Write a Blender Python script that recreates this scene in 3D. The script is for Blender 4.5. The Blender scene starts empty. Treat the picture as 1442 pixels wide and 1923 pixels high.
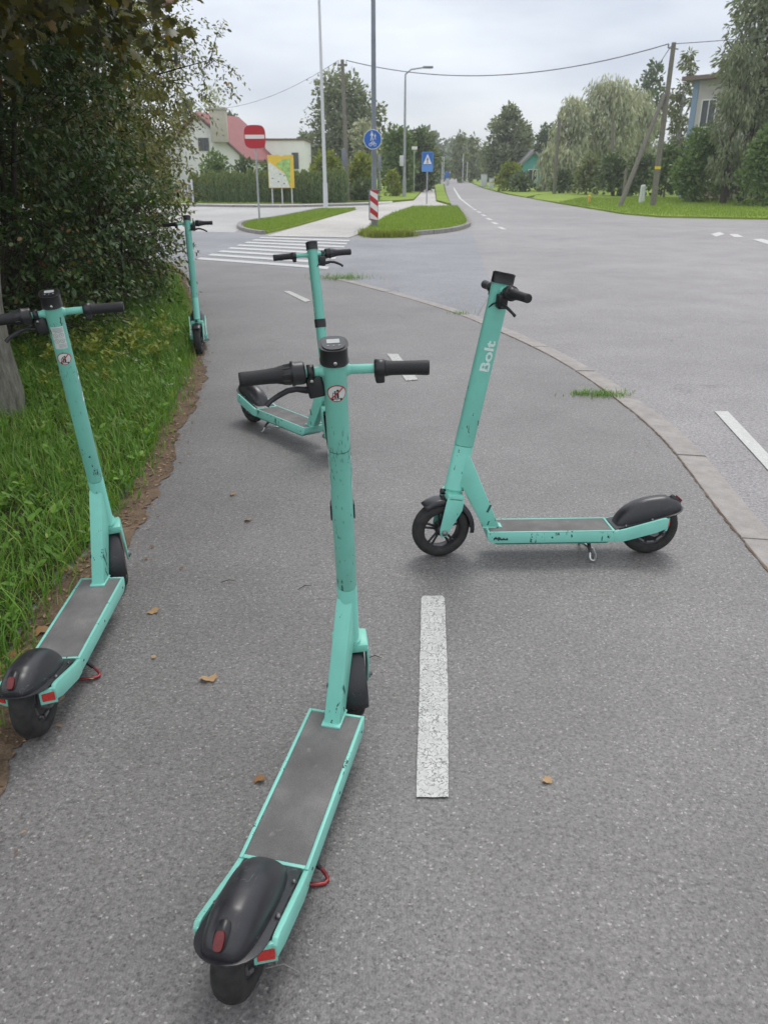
import bpy, bmesh, math, random
import numpy as np
from mathutils import Vector, Matrix
C = bpy.context.scene.collection
R = math.radians
rnd = random.Random(7)
rng = np.random.default_rng(11)
PI = math.pi

# ------------------------------------------------------------------ camera, sky, sun, exposure
cam_d = bpy.data.cameras.new('camera'); cam = bpy.data.objects.new('camera', cam_d); C.objects.link(cam)
cam.location = (0, 0, 1.4893); cam.rotation_euler = (R(90 - 23.289), 0, 0)
cam_d.sensor_fit = 'VERTICAL'; cam_d.sensor_height = 24; cam_d.sensor_width = 18
cam_d.lens = 24 * 1482.1 / 1923; cam_d.clip_start = .05; cam_d.clip_end = 3000
cam_d.dof.use_dof = True; cam_d.dof.focus_distance = 2.4; cam_d.dof.aperture_fstop = 6.0
S = bpy.context.scene; S.camera = cam
S.view_settings.view_transform = 'Standard'; S.view_settings.look = 'None'
S.view_settings.exposure = 0.30; S.view_settings.gamma = 1.0; S.view_settings.use_curve_mapping = False
SUN_EL, SUN_AZ = 58, 20
W = bpy.data.worlds.new('World'); S.world = W; W.use_nodes = True
nt = W.node_tree; nt.nodes.clear()
def wn(t, **k):
    n = nt.nodes.new(t)
    for a, b in k.items(): setattr(n, a, b)
    return n
sky = wn('ShaderNodeTexSky', sky_type='NISHITA'); sky.sun_disc = False
sky.sun_elevation = R(SUN_EL); sky.sun_rotation = R(SUN_AZ)
b1 = wn('ShaderNodeBackground'); b1.inputs[1].default_value = .10
nt.links.new(sky.outputs[0], b1.inputs[0])
tc = wn('ShaderNodeTexCoord'); sep = wn('ShaderNodeSeparateXYZ'); nt.links.new(tc.outputs['Generated'], sep.inputs[0])
gr = wn('ShaderNodeValToRGB'); nt.links.new(sep.outputs[2], gr.inputs[0])
e = gr.color_ramp.elements
e[0].position = 0; e[0].color = (.90, .93, .95, 1); e[1].position = .6; e[1].color = (.93, .95, 1.0, 1)
for p_, c_ in ((.045, (.82, .87, .90, 1)), (.10, (.68, .73, .82, 1)), (.19, (.68, .73, .82, 1)), (.35, (.86, .89, .97, 1))):
    q_ = gr.color_ramp.elements.new(p_); q_.color = c_
mp = wn('ShaderNodeMapping'); mp.inputs['Scale'].default_value = (1.8, 1.8, 6.5); nt.links.new(tc.outputs['Generated'], mp.inputs[0])
nz = wn('ShaderNodeTexNoise'); nz.inputs['Scale'].default_value = 1.7; nz.inputs['Detail'].default_value = 5; nz.inputs['Roughness'].default_value = .5
nt.links.new(mp.outputs[0], nz.inputs[0])
cr = wn('ShaderNodeValToRGB'); nt.links.new(nz.outputs[0], cr.inputs[0])
cr.color_ramp.elements[0].position = .32; cr.color_ramp.elements[0].color = (.80, .815, .85, 1)
cr.color_ramp.elements[1].position = .68; cr.color_ramp.elements[1].color = (1.26, 1.24, 1.18, 1)
mx = wn('ShaderNodeMix', data_type='RGBA', blend_type='MULTIPLY'); mx.inputs[0].default_value = 1
nt.links.new(gr.outputs[0], mx.inputs[6]); nt.links.new(cr.outputs[0], mx.inputs[7])
b2 = wn('ShaderNodeBackground'); b2.inputs[1].default_value = 1.0; nt.links.new(mx.outputs[2], b2.inputs[0])
ms = wn('ShaderNodeMixShader'); ms.inputs[0].default_value = .93
nt.links.new(b1.outputs[0], ms.inputs[1]); nt.links.new(b2.outputs[0], ms.inputs[2])
wo = wn('ShaderNodeOutputWorld'); nt.links.new(ms.outputs[0], wo.inputs[0])
sd = bpy.data.lights.new('sun', 'SUN'); sun = bpy.data.objects.new('sun', sd); C.objects.link(sun)
sd.energy = 1.0; sd.angle = R(20); sd.color = (1, .965, .92)
sun.rotation_euler = (R(90 - SUN_EL), 0, R(180 - SUN_AZ)); sun.location = (3, 8, 20)

# ------------------------------------------------------------------ materials
class NT:
    def __init__(s, name):
        s.m = bpy.data.materials.new(name); s.m.use_nodes = True; s.t = s.m.node_tree
        s.b = s.t.nodes['Principled BSDF']; s.o = s.t.nodes['Material Output']
    def n(s, typ, **k):
        x = s.t.nodes.new(typ)
        for a, b in k.items(): setattr(x, a, b)
        return x
    def l(s, a, b): s.t.links.new(a, b)
    def coord(s, kind='Object', rand=False, scale=(1, 1, 1)):
        c = s.n('ShaderNodeTexCoord'); m = s.n('ShaderNodeMapping'); m.inputs['Scale'].default_value = scale
        if rand:
            oi = s.n('ShaderNodeObjectInfo'); mu = s.n('ShaderNodeMath', operation='MULTIPLY'); mu.inputs[1].default_value = 37
            s.l(oi.outputs['Random'], mu.inputs[0]); ad = s.n('ShaderNodeVectorMath', operation='ADD')
            s.l(c.outputs[kind], ad.inputs[0]); s.l(mu.outputs[0], ad.inputs[1]); s.l(ad.outputs[0], m.inputs[0])
        else: s.l(c.outputs[kind], m.inputs[0])
        return m.outputs[0]
    def noise(s, vec, scale, detail=3, rough=.5):
        x = s.n('ShaderNodeTexNoise'); x.inputs['Scale'].default_value = scale; x.inputs['Detail'].default_value = detail
        x.inputs['Roughness'].default_value = rough; s.l(vec, x.inputs[0]); return x.outputs[0]
    def vor(s, vec, scale, out='Distance', feature='F1'):
        x = s.n('ShaderNodeTexVoronoi', feature=feature); x.inputs['Scale'].default_value = scale; s.l(vec, x.inputs[0]); return x.outputs[out]
    def ramp(s, fac, *st):
        x = s.n('ShaderNodeValToRGB'); e = x.color_ramp.elements
        def c4(c): return (c, c, c, 1) if isinstance(c, (int, float)) else (*c, 1)
        e[0].position = st[0][0]; e[0].color = c4(st[0][1]); e[1].position = st[-1][0]; e[1].color = c4(st[-1][1])
        for p, c in st[1:-1]: q = e.new(p); q.color = c4(c)
        s.l(fac, x.inputs[0]); return x.outputs[0]
    def mix(s, fac, a, b, mode='MIX'):
        x = s.n('ShaderNodeMix', data_type='RGBA', blend_type=mode)
        for k, v in ((0, fac), (6, a), (7, b)):
            if isinstance(v, (int, float)): x.inputs[k].default_value = v if k == 0 else (v, v, v, 1)
            elif isinstance(v, tuple): x.inputs[k].default_value = (*v, 1)
            else: s.l(v, x.inputs[k])
        return x.outputs[2]
    def bump(s, h, strength=.3, dist=.01):
        x = s.n('ShaderNodeBump'); x.inputs['Strength'].default_value = strength; x.inputs['Distance'].default_value = dist
        s.l(h, x.inputs['Height']); s.l(x.outputs[0], s.b.inputs['Normal'])
    def col(s, c):
        if isinstance(c, tuple): s.b.inputs['Base Color'].default_value = (*c, 1)
        else: s.l(c, s.b.inputs['Base Color'])
    def r(s, v, metal=0, spec=.5):
        if isinstance(v, (int, float)): s.b.inputs['Roughness'].default_value = v
        else: s.l(v, s.b.inputs['Roughness'])
        s.b.inputs['Metallic'].default_value = metal; s.b.inputs['Specular IOR Level'].default_value = spec
M = {}
def simple(name, c, rough=.5, metal=0, spec=.5, var=.12, scale=30, bump=0):
    t = NT(name); v = t.coord('Object', True); n = t.noise(v, scale, 4, .6)
    lo = tuple(x * (1 - var) for x in c); hi = tuple(min(1, x * (1 + var)) for x in c)
    t.col(t.ramp(n, (.3, lo), (.7, hi))); t.r(rough, metal, spec)
    if bump: t.bump(n, bump, .004)
    M[name] = t.m; return t.m

# mint paint with chips, scuffs and dirt
def paint(name, base, chips):
    t = NT(name); v = t.coord('Object', True)
    n1 = t.noise(v, 6, 4, .6)
    c = t.ramp(n1, (.3, tuple(x * .9 for x in base)), (.7, tuple(x * 1.05 for x in base)))
    v2 = t.coord('Object', True, (1, 1, .32))
    n2 = t.noise(v2, 85, 3, .65); n3 = t.noise(v, 9, 2, .5)
    prod = t.n('ShaderNodeMath', operation='MULTIPLY'); t.l(n2, prod.inputs[0]); t.l(n3, prod.inputs[1])
    f = t.ramp(prod.outputs[0], (chips, 0), (chips + .012, 1))
    c = t.mix(f, c, (.03, .06, .055))
    n4 = t.noise(v, 3.1, 5, .7)
    g = t.ramp(n4, (.55, 0), (.8, .45))
    c = t.mix(g, c, tuple(x * .62 + .02 for x in base))
    t.col(c); t.r(t.ramp(n1, (.3, .34), (.7, .48)), 0, .5)
    n5 = t.noise(v, 260, 2, .5); t.bump(n5, .08, .002)
    M[name] = t.m
paint('mint_paint', (.215, .62, .51), .398)
paint('mint_worn', (.24, .64, .535), .380)

def asphalt(name, dark, light, speck, gloss=.78, big=.25, agg=165, crack=True):
    t = NT(name); v0 = t.coord('Object')
    # irregular chippings: distorted cells in two sizes, each with its own grey
    nn0 = t.n('ShaderNodeTexNoise'); nn0.inputs['Scale'].default_value = agg * 1.3; nn0.inputs['Detail'].default_value = 2; t.l(v0, nn0.inputs[0])
    sc0 = t.n('ShaderNodeVectorMath', operation='SCALE'); sc0.inputs['Scale'].default_value = .009 * 150 / agg; t.l(nn0.outputs['Color'], sc0.inputs[0])
    ad0 = t.n('ShaderNodeVectorMath', operation='ADD'); t.l(v0, ad0.inputs[0]); t.l(sc0.outputs[0], ad0.inputs[1]); v = ad0.outputs[0]
    cell = t.vor(v, agg, 'Color'); sepc = t.n('ShaderNodeSeparateColor'); t.l(cell, sepc.inputs[0])
    d = t.vor(v, agg, 'Distance'); n = t.noise(v0, agg * .55, 5, .75)
    md = tuple((x + y) / 2 for x, y in zip(dark, light))
    base = t.ramp(n, (.33, tuple(x * .55 for x in dark)), (.5, md), (.66, tuple(x * 1.18 for x in light)))
    stone = t.ramp(sepc.outputs[0], (.0, tuple(x * .50 for x in dark)), (.4, md), (.75, light), (.93, tuple(x * 1.25 for x in light)), (.985, speck))
    c = t.mix(t.ramp(d, (.3, .80), (.6, .1)), base, stone)
    cell2 = t.vor(v, agg * .42, 'Color'); s2 = t.n('ShaderNodeSeparateColor'); t.l(cell2, s2.inputs[0]); d2 = t.vor(v, agg * .42, 'Distance')
    m2 = t.n('ShaderNodeMath', operation='MULTIPLY'); t.l(t.ramp(s2.outputs[1], (.93, 0), (.97, .85)), m2.inputs[0]); t.l(t.ramp(d2, (.12, 1), (.26, 0)), m2.inputs[1])
    c = t.mix(m2.outputs[0], c, speck)
    v = v0
    bg = t.noise(v, 1.3, 6, .62); bg2 = t.noise(v, .23, 4, .5)
    c = t.mix(1.0, c, t.ramp(bg, (.3, 1 - big), (.7, 1 + big * .5)), 'MULTIPLY')
    c = t.mix(1.0, c, t.ramp(bg2, (.35, .88), (.65, 1.1)), 'MULTIPLY')
    if crack:
        # small dark blots and hairline cracks
        vw = t.n('ShaderNodeVectorMath', operation='ADD'); nn = t.n('ShaderNodeTexNoise'); nn.inputs['Scale'].default_value = 3; nn.inputs['Detail'].default_value = 5
        t.l(v, nn.inputs[0]); sc = t.n('ShaderNodeVectorMath', operation='SCALE'); sc.inputs['Scale'].default_value = .5; t.l(nn.outputs['Color'], sc.inputs[0])
        t.l(v, vw.inputs[0]); t.l(sc.outputs[0], vw.inputs[1])
        ed = t.vor(vw.outputs[0], .62, 'Distance', 'DISTANCE_TO_EDGE')
        lim = t.ramp(t.noise(v, .7, 2), (.5, 0), (.6, .55))
        cm = t.n('ShaderNodeMath', operation='MULTIPLY'); t.l(t.ramp(ed, (.0, 1), (.006, 0)), cm.inputs[0]); t.l(lim, cm.inputs[1])
        c = t.mix(cm.outputs[0], c, tuple(x * .5 for x in dark))
    t.col(c); t.r(gloss, 0, .65)
    bsum = t.n('ShaderNodeMath', operation='ADD'); t.l(t.ramp(d, (.1, 1), (.7, 0)), bsum.inputs[0]); t.l(n, bsum.inputs[1])
    t.bump(bsum.outputs[0], .30, .0025)
    M[name] = t.m
asphalt('path_asphalt', (.126, .119, .116), (.232, .222, .217), (.48, .46, .44), .52, .2, 150)
asphalt('road_asphalt', (.205, .195, .198), (.33, .315, .318), (.44, .43, .43), .68, .15, 110)
asphalt('blue_asphalt', (.185, .190, .208), (.285, .292, .315), (.36, .36, .38), .66, .14, 110)
asphalt('sheen_asphalt', (.36, .355, .345), (.47, .465, .455), (.5, .5, .5), .75, .10, 60, False)  # side street: light reflected off the asphalt is put into this pale colour
asphalt('pale_path', (.42, .405, .38), (.55, .53, .50), (.6, .6, .56), .8, .10, 60, False)

def concrete(name, c):
    t = NT(name); v = t.coord('Object', True)
    n = t.noise(v, 9, 6, .65); n2 = t.noise(v, 180, 3, .6)
    col = t.ramp(n, (.28, tuple(x * .72 for x in c)), (.72, tuple(x * 1.1 for x in c)))
    col = t.mix(1.0, col, t.ramp(n2, (.3, .84), (.7, 1.12)), 'MULTIPLY')
    t.col(col); t.r(.88); t.bump(n2, .35, .003); M[name] = t.m
concrete('kerb_concrete', (.38, .355, .335)); concrete('kerb_grey', (.30, .285, .27))

def marking(name, wear):
    t = NT(name); v = t.coord('Object')
    n2 = t.noise(v, 30, 4, .65); sq = t.noise(v, 62, 3, .55); n = t.noise(v, 240, 3, .7)
    line = t.ramp(sq, (.455, 0), (.485, wear), (.505, wear), (.535, 0)); gate = t.ramp(n2, (.36, 0), (.52, 1))
    m1 = t.n('ShaderNodeMath', operation='MULTIPLY'); t.l(line, m1.inputs[0]); t.l(gate, m1.inputs[1])
    pit = t.ramp(n, (.62, 0), (.70, wear)); mxm = t.n('ShaderNodeMath', operation='MAXIMUM'); t.l(m1.outputs[0], mxm.inputs[0]); t.l(pit, mxm.inputs[1])
    c = t.mix(mxm.outputs[0], t.ramp(n2, (.3, (.52, .52, .50)), (.7, (.66, .66, .64))), (.13, .125, .12))
    t.col(c); t.r(.7); t.bump(n, .3, .003); M[name] = t.m
marking('worn_marking', .95); marking('fresh_marking', .35)

def foliage(name, stops, rough=.5, trans=.25, spec=.4):
    t = NT(name); a = t.n('ShaderNodeAttribute', attribute_name='tint')
    c = t.ramp(a.outputs['Fac'], *stops)
    t.col(c); t.r(rough, 0, spec)
    tr = t.n('ShaderNodeBsdfTranslucent'); t.l(t.mix(1.0, c, (1.25, 1.2, .7), 'MULTIPLY'), tr.inputs[0])
    m = t.n('ShaderNodeMixShader'); m.inputs[0].default_value = trans
    t.l(t.b.outputs[0], m.inputs[1]); t.l(tr.outputs[0], m.inputs[2]); t.l(m.outputs[0], t.o.inputs[0])
    M[name] = t.m
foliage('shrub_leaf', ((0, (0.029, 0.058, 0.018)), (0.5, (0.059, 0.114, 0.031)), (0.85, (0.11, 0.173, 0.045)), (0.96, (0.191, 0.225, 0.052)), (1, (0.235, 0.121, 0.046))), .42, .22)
foliage('maple_leaf', ((0, (0.034, 0.037, 0.012)), (0.45, (0.074, 0.075, 0.018)), (0.8, (0.155, 0.136, 0.023)), (0.93, (0.232, 0.159, 0.025)), (1, (0.217, 0.079, 0.032))), .45, .3)
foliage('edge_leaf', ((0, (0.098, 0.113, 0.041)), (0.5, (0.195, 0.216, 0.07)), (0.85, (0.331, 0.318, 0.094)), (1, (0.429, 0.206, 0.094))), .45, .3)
foliage('verge_grass', ((0, (0.067, 0.155, 0.021)), (0.5, (0.129, 0.281, 0.034)), (0.88, (0.211, 0.383, 0.052)), (1, (0.393, 0.437, 0.131))), .5, .3)
foliage('lawn_grass', ((0, (0.156, 0.252, 0.034)), (0.6, (0.24, 0.348, 0.048)), (1, (0.336, 0.396, 0.084))), .6, .25)
foliage('tree_grey_green', ((0, (0.254, 0.284, 0.201)), (0.5, (0.446, 0.476, 0.31)), (1, (0.744, 0.76, 0.528))), .6, .2)
foliage('tree_dark_green', ((0, (0.07, 0.109, 0.054)), (0.5, (0.132, 0.186, 0.085)), (1, (0.233, 0.279, 0.124))), .6, .2)
foliage('tree_mid_green', ((0, (0.083, 0.135, 0.045)), (0.5, (0.164, 0.239, 0.083)), (1, (0.284, 0.359, 0.12))), .6, .22)
foliage('tree_olive', ((0, (0.109, 0.132, 0.062)), (0.5, (0.202, 0.233, 0.101)), (1, (0.327, 0.358, 0.155))), .6, .22)
foliage('tree_yellow_green', ((0, (0.132, 0.171, 0.033)), (0.5, (0.238, 0.291, 0.046)), (1, (0.397, 0.423, 0.079))), .6, .25)
foliage('tree_soft_green', ((0, (0.138, 0.172, 0.098)), (0.5, (0.23, 0.27, 0.161)), (1, (0.368, 0.402, 0.241))), .6, .25)
foliage('bright_bush', ((0, (.09, .15, .05)), (.5, (.17, .26, .09)), (1, (.27, .37, .14))), .6, .25)
foliage('thuja_green', ((0, (0.102, 0.16, 0.072)), (0.5, (0.204, 0.275, 0.102)), (1, (0.378, 0.436, 0.144))), .7, .1)
foliage('dry_leaf', ((0, (.22, .10, .04)), (.5, (.38, .22, .10)), (1, (.48, .32, .17))), .7, .1)
foliage('litter', ((0, (0.125, 0.078, 0.047)), (0.5, (0.25, 0.156, 0.095)), (1, (0.413, 0.286, 0.176))), .8, .05)
foliage('petal', ((0, (.6, .6, .5)), (1, (.75, .75, .65))), .6, .1)

def ground_mat(name, stops, scale=3, fine=60, bump=.6, dist=.02):
    t = NT(name); v = t.coord('Object'); n = t.noise(v, scale, 6, .65); n2 = t.noise(v, fine, 4, .7)
    c = t.ramp(n, *stops); c = t.mix(1.0, c, t.ramp(n2, (.3, .6), (.7, 1.3)), 'MULTIPLY')
    t.col(c); t.r(.9, 0, .2); t.bump(n2, bump, dist); M[name] = t.m
ground_mat('soil', ((0.3, (0.115, 0.084, 0.057)), (0.7, (0.26, 0.184, 0.126))), 9, 130, .8, .01)
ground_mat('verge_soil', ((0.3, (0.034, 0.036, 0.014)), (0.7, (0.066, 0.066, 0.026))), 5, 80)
ground_mat('lawn', ((0.3, (0.18, 0.27, 0.036)), (0.55, (0.252, 0.348, 0.05)), (0.75, (0.324, 0.384, 0.078))), .35, 25, .5, .03)
ground_mat('field', ((.3, (.07, .10, .03)), (.7, (.14, .17, .05))), .2, 12)
def bark(name, a, b):
    t = NT(name); v = t.coord('Object', True, (1, 1, .25)); n = t.noise(v, 28, 6, .7)
    t.col(t.ramp(n, (.3, a), (.7, b))); t.r(.9, 0, .2); t.bump(n, .8, .02); M[name] = t.m
bark('bark_grey', (.09, .085, .07), (.26, .25, .21)); bark('bark_dark', (.035, .03, .022), (.10, .085, .065))
bark('birch_bark', (.15, .14, .13), (.6, .59, .56)); bark('pole_wood', (.13, .12, .10), (.27, .255, .22))
simple('black_plastic', (.018, .018, .020), .36, 0, .5, .25, 14, .05)
simple('fender_plastic', (.024, .024, .030), .28, 0, .55, .35, 9, .04)
simple('rubber', (.032, .031, .030), .72, 0, .35, .3, 40, .1)
simple('grip_rubber', (.020, .020, .022), .55, 0, .4, .2, 300, .4)
simple('dark_metal', (.05, .05, .055), .4, .6, .5, .3, 60)
simple('steel', (.55, .55, .54), .35, 1, .5, .2, 50)
simple('dull_metal', (.20, .20, .20), .5, .7, .5, .5, 45, .1)
simple('red_metal', (.27, .04, .045), .3, .5, .5, .2, 50)
simple('red_lens', (.13, .005, .007), .15, 0, .6, .2, 200)
simple('red_reflector', (.52, .035, .03), .4, 0, .5, .25, 200)
simple('underside_green', (.05, .25, .19), .5)
simple('decal_white', (.62, .66, .64), .5); simple('decal_red', (.42, .03, .03), .5); simple('decal_black', (.02, .02, .02), .5); simple('decal_grey', (.25, .27, .27), .5)
simple('lettering', (.62, .76, .72), .5, var=.15, scale=200)
simple('screen_grey', (.42, .44, .43), .3); simple('display_black', (.02, .02, .022), .18, 0, .6)
simple('galvanised', (.36, .38, .40), .5, .3, .5, .12, 4)
simple('galvanised_dark', (.21, .23, .26), .5, .3, .5, .12, 4)
simple('white_metal', (.60, .62, .64), .5); simple('sign_red', (.46, .018, .03), .45, var=.05); simple('sign_white', (.74, .74, .74), .45, var=.04)
simple('sign_blue', (.02, .13, .46), .45, var=.06); simple('sign_pale_blue', (.10, .27, .62), .45, var=.06); simple('sign_back', (.16, .18, .21), .5)
simple('board_yellow', (.72, .50, .05), .5, var=.08, scale=3); simple('board_white', (.66, .70, .62), .5, var=.15, scale=9); simple('board_green', (.30, .50, .16), .5, var=.35, scale=9)
simple('house_white', (.86, .86, .84), .85, var=.04, scale=1.5); simple('roof_red', (.29, .085, .085), .6, var=.08, scale=2); simple('chimney_beige', (.52, .48, .42), .85, var=.08, scale=4)
simple('roof_edge', (.20, .12, .11), .7); simple('glass_dark', (.05, .06, .07), .15, 0, .7); simple('frame_dark', (.12, .11, .10), .5); simple('frame_white', (.72, .72, .70), .5)
simple('wall_beige', (.50, .48, .46), .85, var=.08, scale=2); simple('wall_blue', (.25, .34, .48), .8); simple('wall_pink', (.42, .30, .27), .85); simple('wall_teal', (.10, .36, .36), .8)
simple('roof_grey', (.25, .25, .25), .7); simple('roof_brown', (.20, .15, .13), .7); simple('wire_black', (.10, .105, .11), .6); simple('orange', (.60, .36, .08), .6); simple('yellow', (.75, .55, .03), .6)
simple('seam_dark', (.03, .10, .08), .7)
t = NT('fender_plastic'); v = t.coord('Object', True); v2 = t.coord('Object', True, (.45, 1, 1))
n = t.noise(v, 9, 5, .65); sq = t.noise(v2, 38, 2, .5); gate = t.noise(v, 17, 2, .5); dust = t.noise(v, 300, 2, .6)
m1 = t.n('ShaderNodeMath', operation='MULTIPLY'); t.l(t.ramp(sq, (.488, 0), (.497, 1), (.500, 1), (.509, 0)), m1.inputs[0]); t.l(t.ramp(gate, (.56, 0), (.62, .8)), m1.inputs[1])
c = t.ramp(n, (.3, (.018, .018, .023)), (.7, (.034, .033, .037))); c = t.mix(m1.outputs[0], c, (.17, .17, .17)); c = t.mix(t.ramp(dust, (.6, 0), (.75, .12)), c, (.3, .28, .26))
t.col(c); t.r(t.ramp(n, (.3, .26), (.7, .42)), 0, .55); M['fender_plastic'] = t.m
t = NT('grip_mat'); v = t.coord('Object', True)
n = t.noise(v, 7, 5, .6); n2 = t.noise(v, 420, 2, .6); n3 = t.noise(v, 30, 3, .6)
c = t.ramp(n, (.3, (.12, .115, .112)), (.5, (.155, .15, .147)), (.72, (.23, .22, .21)))
c = t.mix(1.0, c, t.ramp(n2, (.3, .75), (.7, 1.25)), 'MULTIPLY'); c = t.mix(t.ramp(n3, (.66, 0), (.74, .5)), c, (.30, .28, .25))
t.col(c); t.r(.85); t.bump(n2, .5, .002); M['grip_mat'] = t.m

# ------------------------------------------------------------------ object helpers
def tag(o, label=None, cat=None, group=None, kind=None):
    if label: o['label'] = label
    if cat: o['category'] = cat
    if group: o['group'] = group
    if kind: o['kind'] = kind
    return o
def link(name, me, mat=None, parent=None):
    o = bpy.data.objects.new(name, me); C.objects.link(o)
    if me is not None and mat and not me.materials: me.materials.append(M[mat])
    if parent: o.parent = parent
    return o
def empty(name, loc, label, cat, rz=0, group=None):
    o = bpy.data.objects.new(name, None); C.objects.link(o); o.location = loc; o.rotation_euler = (0, 0, rz); o.empty_display_size = .2
    return tag(o, label, cat, group)
class MB:
    """collects shapes, then links them as one mesh object"""
    def __init__(s): s.v = []; s.f = []; s.sm = []
    def add(s, vs, fs, smooth=False):
        k = len(s.v); s.v += [tuple(p) for p in vs]; s.f += [tuple(i + k for i in f) for f in fs]; s.sm += [smooth] * len(fs); return s
    def box(s, c, d, rot=None, bev=0):
        bm = bmesh.new(); bmesh.ops.create_cube(bm, size=1); bmesh.ops.scale(bm, vec=d, verts=bm.verts)
        if bev: bmesh.ops.bevel(bm, geom=bm.edges[:], offset=bev, segments=2, affect='EDGES', profile=.5)
        if rot is not None: bmesh.ops.transform(bm, matrix=rot.to_4x4(), verts=bm.verts)
        bmesh.ops.translate(bm, vec=c, verts=bm.verts); s.bm(bm, bev > 0); return s
    def bm(s, bm, smooth=False):
        bm.verts.index_update(); s.add([v.co[:] for v in bm.verts], [[v.index for v in f.verts] for f in bm.faces], smooth); bm.free(); return s
    def tube(s, pts, rad, seg=12, cap=True, smooth=True, sy=1.0):
        pts = [Vector(p) for p in pts]; n = len(pts); rad = rad if isinstance(rad, (list, tuple)) else [rad] * n
        vs = []; fs = []; ref = None
        for i, p in enumerate(pts):
            d = (pts[min(i + 1, n - 1)] - pts[max(i - 1, 0)]).normalized()
            if ref is None: ref = Vector((0, 0, 1)) if abs(d.z) < .9 else Vector((1, 0, 0))
            a = (ref - d * ref.dot(d)).normalized(); b = d.cross(a); ref = a
            for k in range(seg):
                t = 2 * PI * k / seg; vs.append(p + (a * math.cos(t) + b * math.sin(t) * sy) * rad[i])
        for i in range(n - 1):
            for k in range(seg):
                fs.append((i * seg + k, i * seg + (k + 1) % seg, (i + 1) * seg + (k + 1) % seg, (i + 1) * seg + k))
        s.add(vs, fs, smooth)
        if cap: s.add(vs[:seg], [tuple(range(seg))[::-1]]); s.add(vs[-seg:], [tuple(range(seg))])
        return s
    def prism(s, poly, h, fn, smooth=False):
        """poly in (u,v); extruded along w in h=(w0,w1); fn(u,v,w)->xyz"""
        n = len(poly); vs = [fn(u, v, h[0]) for u, v in poly] + [fn(u, v, h[1]) for u, v in poly]
        s.add(vs, [tuple(range(n))[::-1], tuple(range(n, 2 * n))] + [(i, (i + 1) % n, n + (i + 1) % n, n + i) for i in range(n)], smooth); return s
    def lathe(s, prof, fn, seg=32, closed=False, smooth=True, mod=None):
        """prof list of (r, w); fn(r, ang, w)->xyz"""
        vs = []; fs = []; n = len(prof)
        for k in range(seg):
            a = 2 * PI * k / seg
            for j, (r, w) in enumerate(prof):
                rr = r + (mod(k, j) if mod else 0); vs.append(fn(rr, a, w))
        for k in range(seg):
            k2 = (k + 1) % seg
            for j in range(n if closed else n - 1):
                j2 = (j + 1) % n; fs.append((k * n + j, k * n + j2, k2 * n + j2, k2 * n + j))
        s.add(vs, fs, smooth); return s
    def build(s, name, mat, parent=None, bevel=0):
        me = bpy.data.meshes.new(name); me.from_pydata([tuple(map(float, p)) for p in s.v], [], s.f)
        me.polygons.foreach_set('use_smooth', s.sm)
        bm = bmesh.new(); bm.from_mesh(me); bmesh.ops.recalc_face_normals(bm, faces=bm.faces); bm.to_mesh(me); bm.free()
        if bevel:
            bm = bmesh.new(); bm.from_mesh(me)
            bmesh.ops.remove_doubles(bm, verts=bm.verts, dist=1e-5)
            eds = [e for e in bm.edges if len(e.link_faces) == 2 and e.calc_face_angle(0) > .5]
            bmesh.ops.bevel(bm, geom=eds, offset=bevel, segments=2, affect='EDGES', profile=.5)
            for f in bm.faces: f.smooth = True
            bm.to_mesh(me); bm.free()
            try: me.set_sharp_from_angle(angle=R(40))
            except Exception: pass
        return link(name, me, mat, parent)
def sheet(name, pts, z, mat, label=None, kind='structure', parent=None):
    """flat polygon (concave allowed) with real ground coordinates"""
    bm = bmesh.new(); vs = [bm.verts.new((x, y, z)) for x, y in pts]; es = [bm.edges.new((vs[i], vs[(i + 1) % len(vs)])) for i in range(len(vs))]
    bmesh.ops.triangle_fill(bm, use_beauty=True, use_dissolve=False, edges=es)
    bm.normal_update()
    for f in bm.faces:
        if f.normal.z < 0: f.normal_flip()
    me = bpy.data.meshes.new(name); bm.to_mesh(me); bm.free(); o = link(name, me, mat, parent)
    if parent is None: tag(o, label, None, None, kind)
    return o
def inst(name, tv, tf, P, Rm, sc, tint, mat, parent=None, smooth=True):
    """many copies of a small template joined into one mesh; Rm (N,3,3), sc (N,) or (N,3)"""
    tv = np.asarray(tv, float); N = len(P); k = len(tv)
    sc = np.asarray(sc, float); sc = sc[:, None, None] if sc.ndim == 1 else sc[:, None, :]
    V = np.einsum('nij,nkj->nki', Rm, tv[None] * sc) + P[:, None, :]
    me = bpy.data.meshes.new(name); me.vertices.add(N * k); me.vertices.foreach_set('co', V.astype(np.float32).ravel())
    ls = []; st = []; tot = 0; starts = []
    base = np.concatenate([np.array(f) for f in tf]); lens = np.array([len(f) for f in tf])
    li = (base[None] + (np.arange(N) * k)[:, None]).ravel().astype(np.int32)
    pl = np.tile(lens, N); ps = np.concatenate([[0], np.cumsum(pl)[:-1]])
    me.loops.add(len(li)); me.loops.foreach_set('vertex_index', li)
    me.polygons.add(len(pl)); me.polygons.foreach_set('loop_start', ps.astype(np.int32))
    me.update(calc_edges=True)
    me.polygons.foreach_set('use_smooth', np.full(len(pl), smooth))
    at = me.attributes.new('tint', 'FLOAT', 'POINT'); at.data.foreach_set('value', np.repeat(np.clip(tint, 0, 1), k).astype(np.float32))
    me.validate(); return link(name, me, mat, parent)
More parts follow.
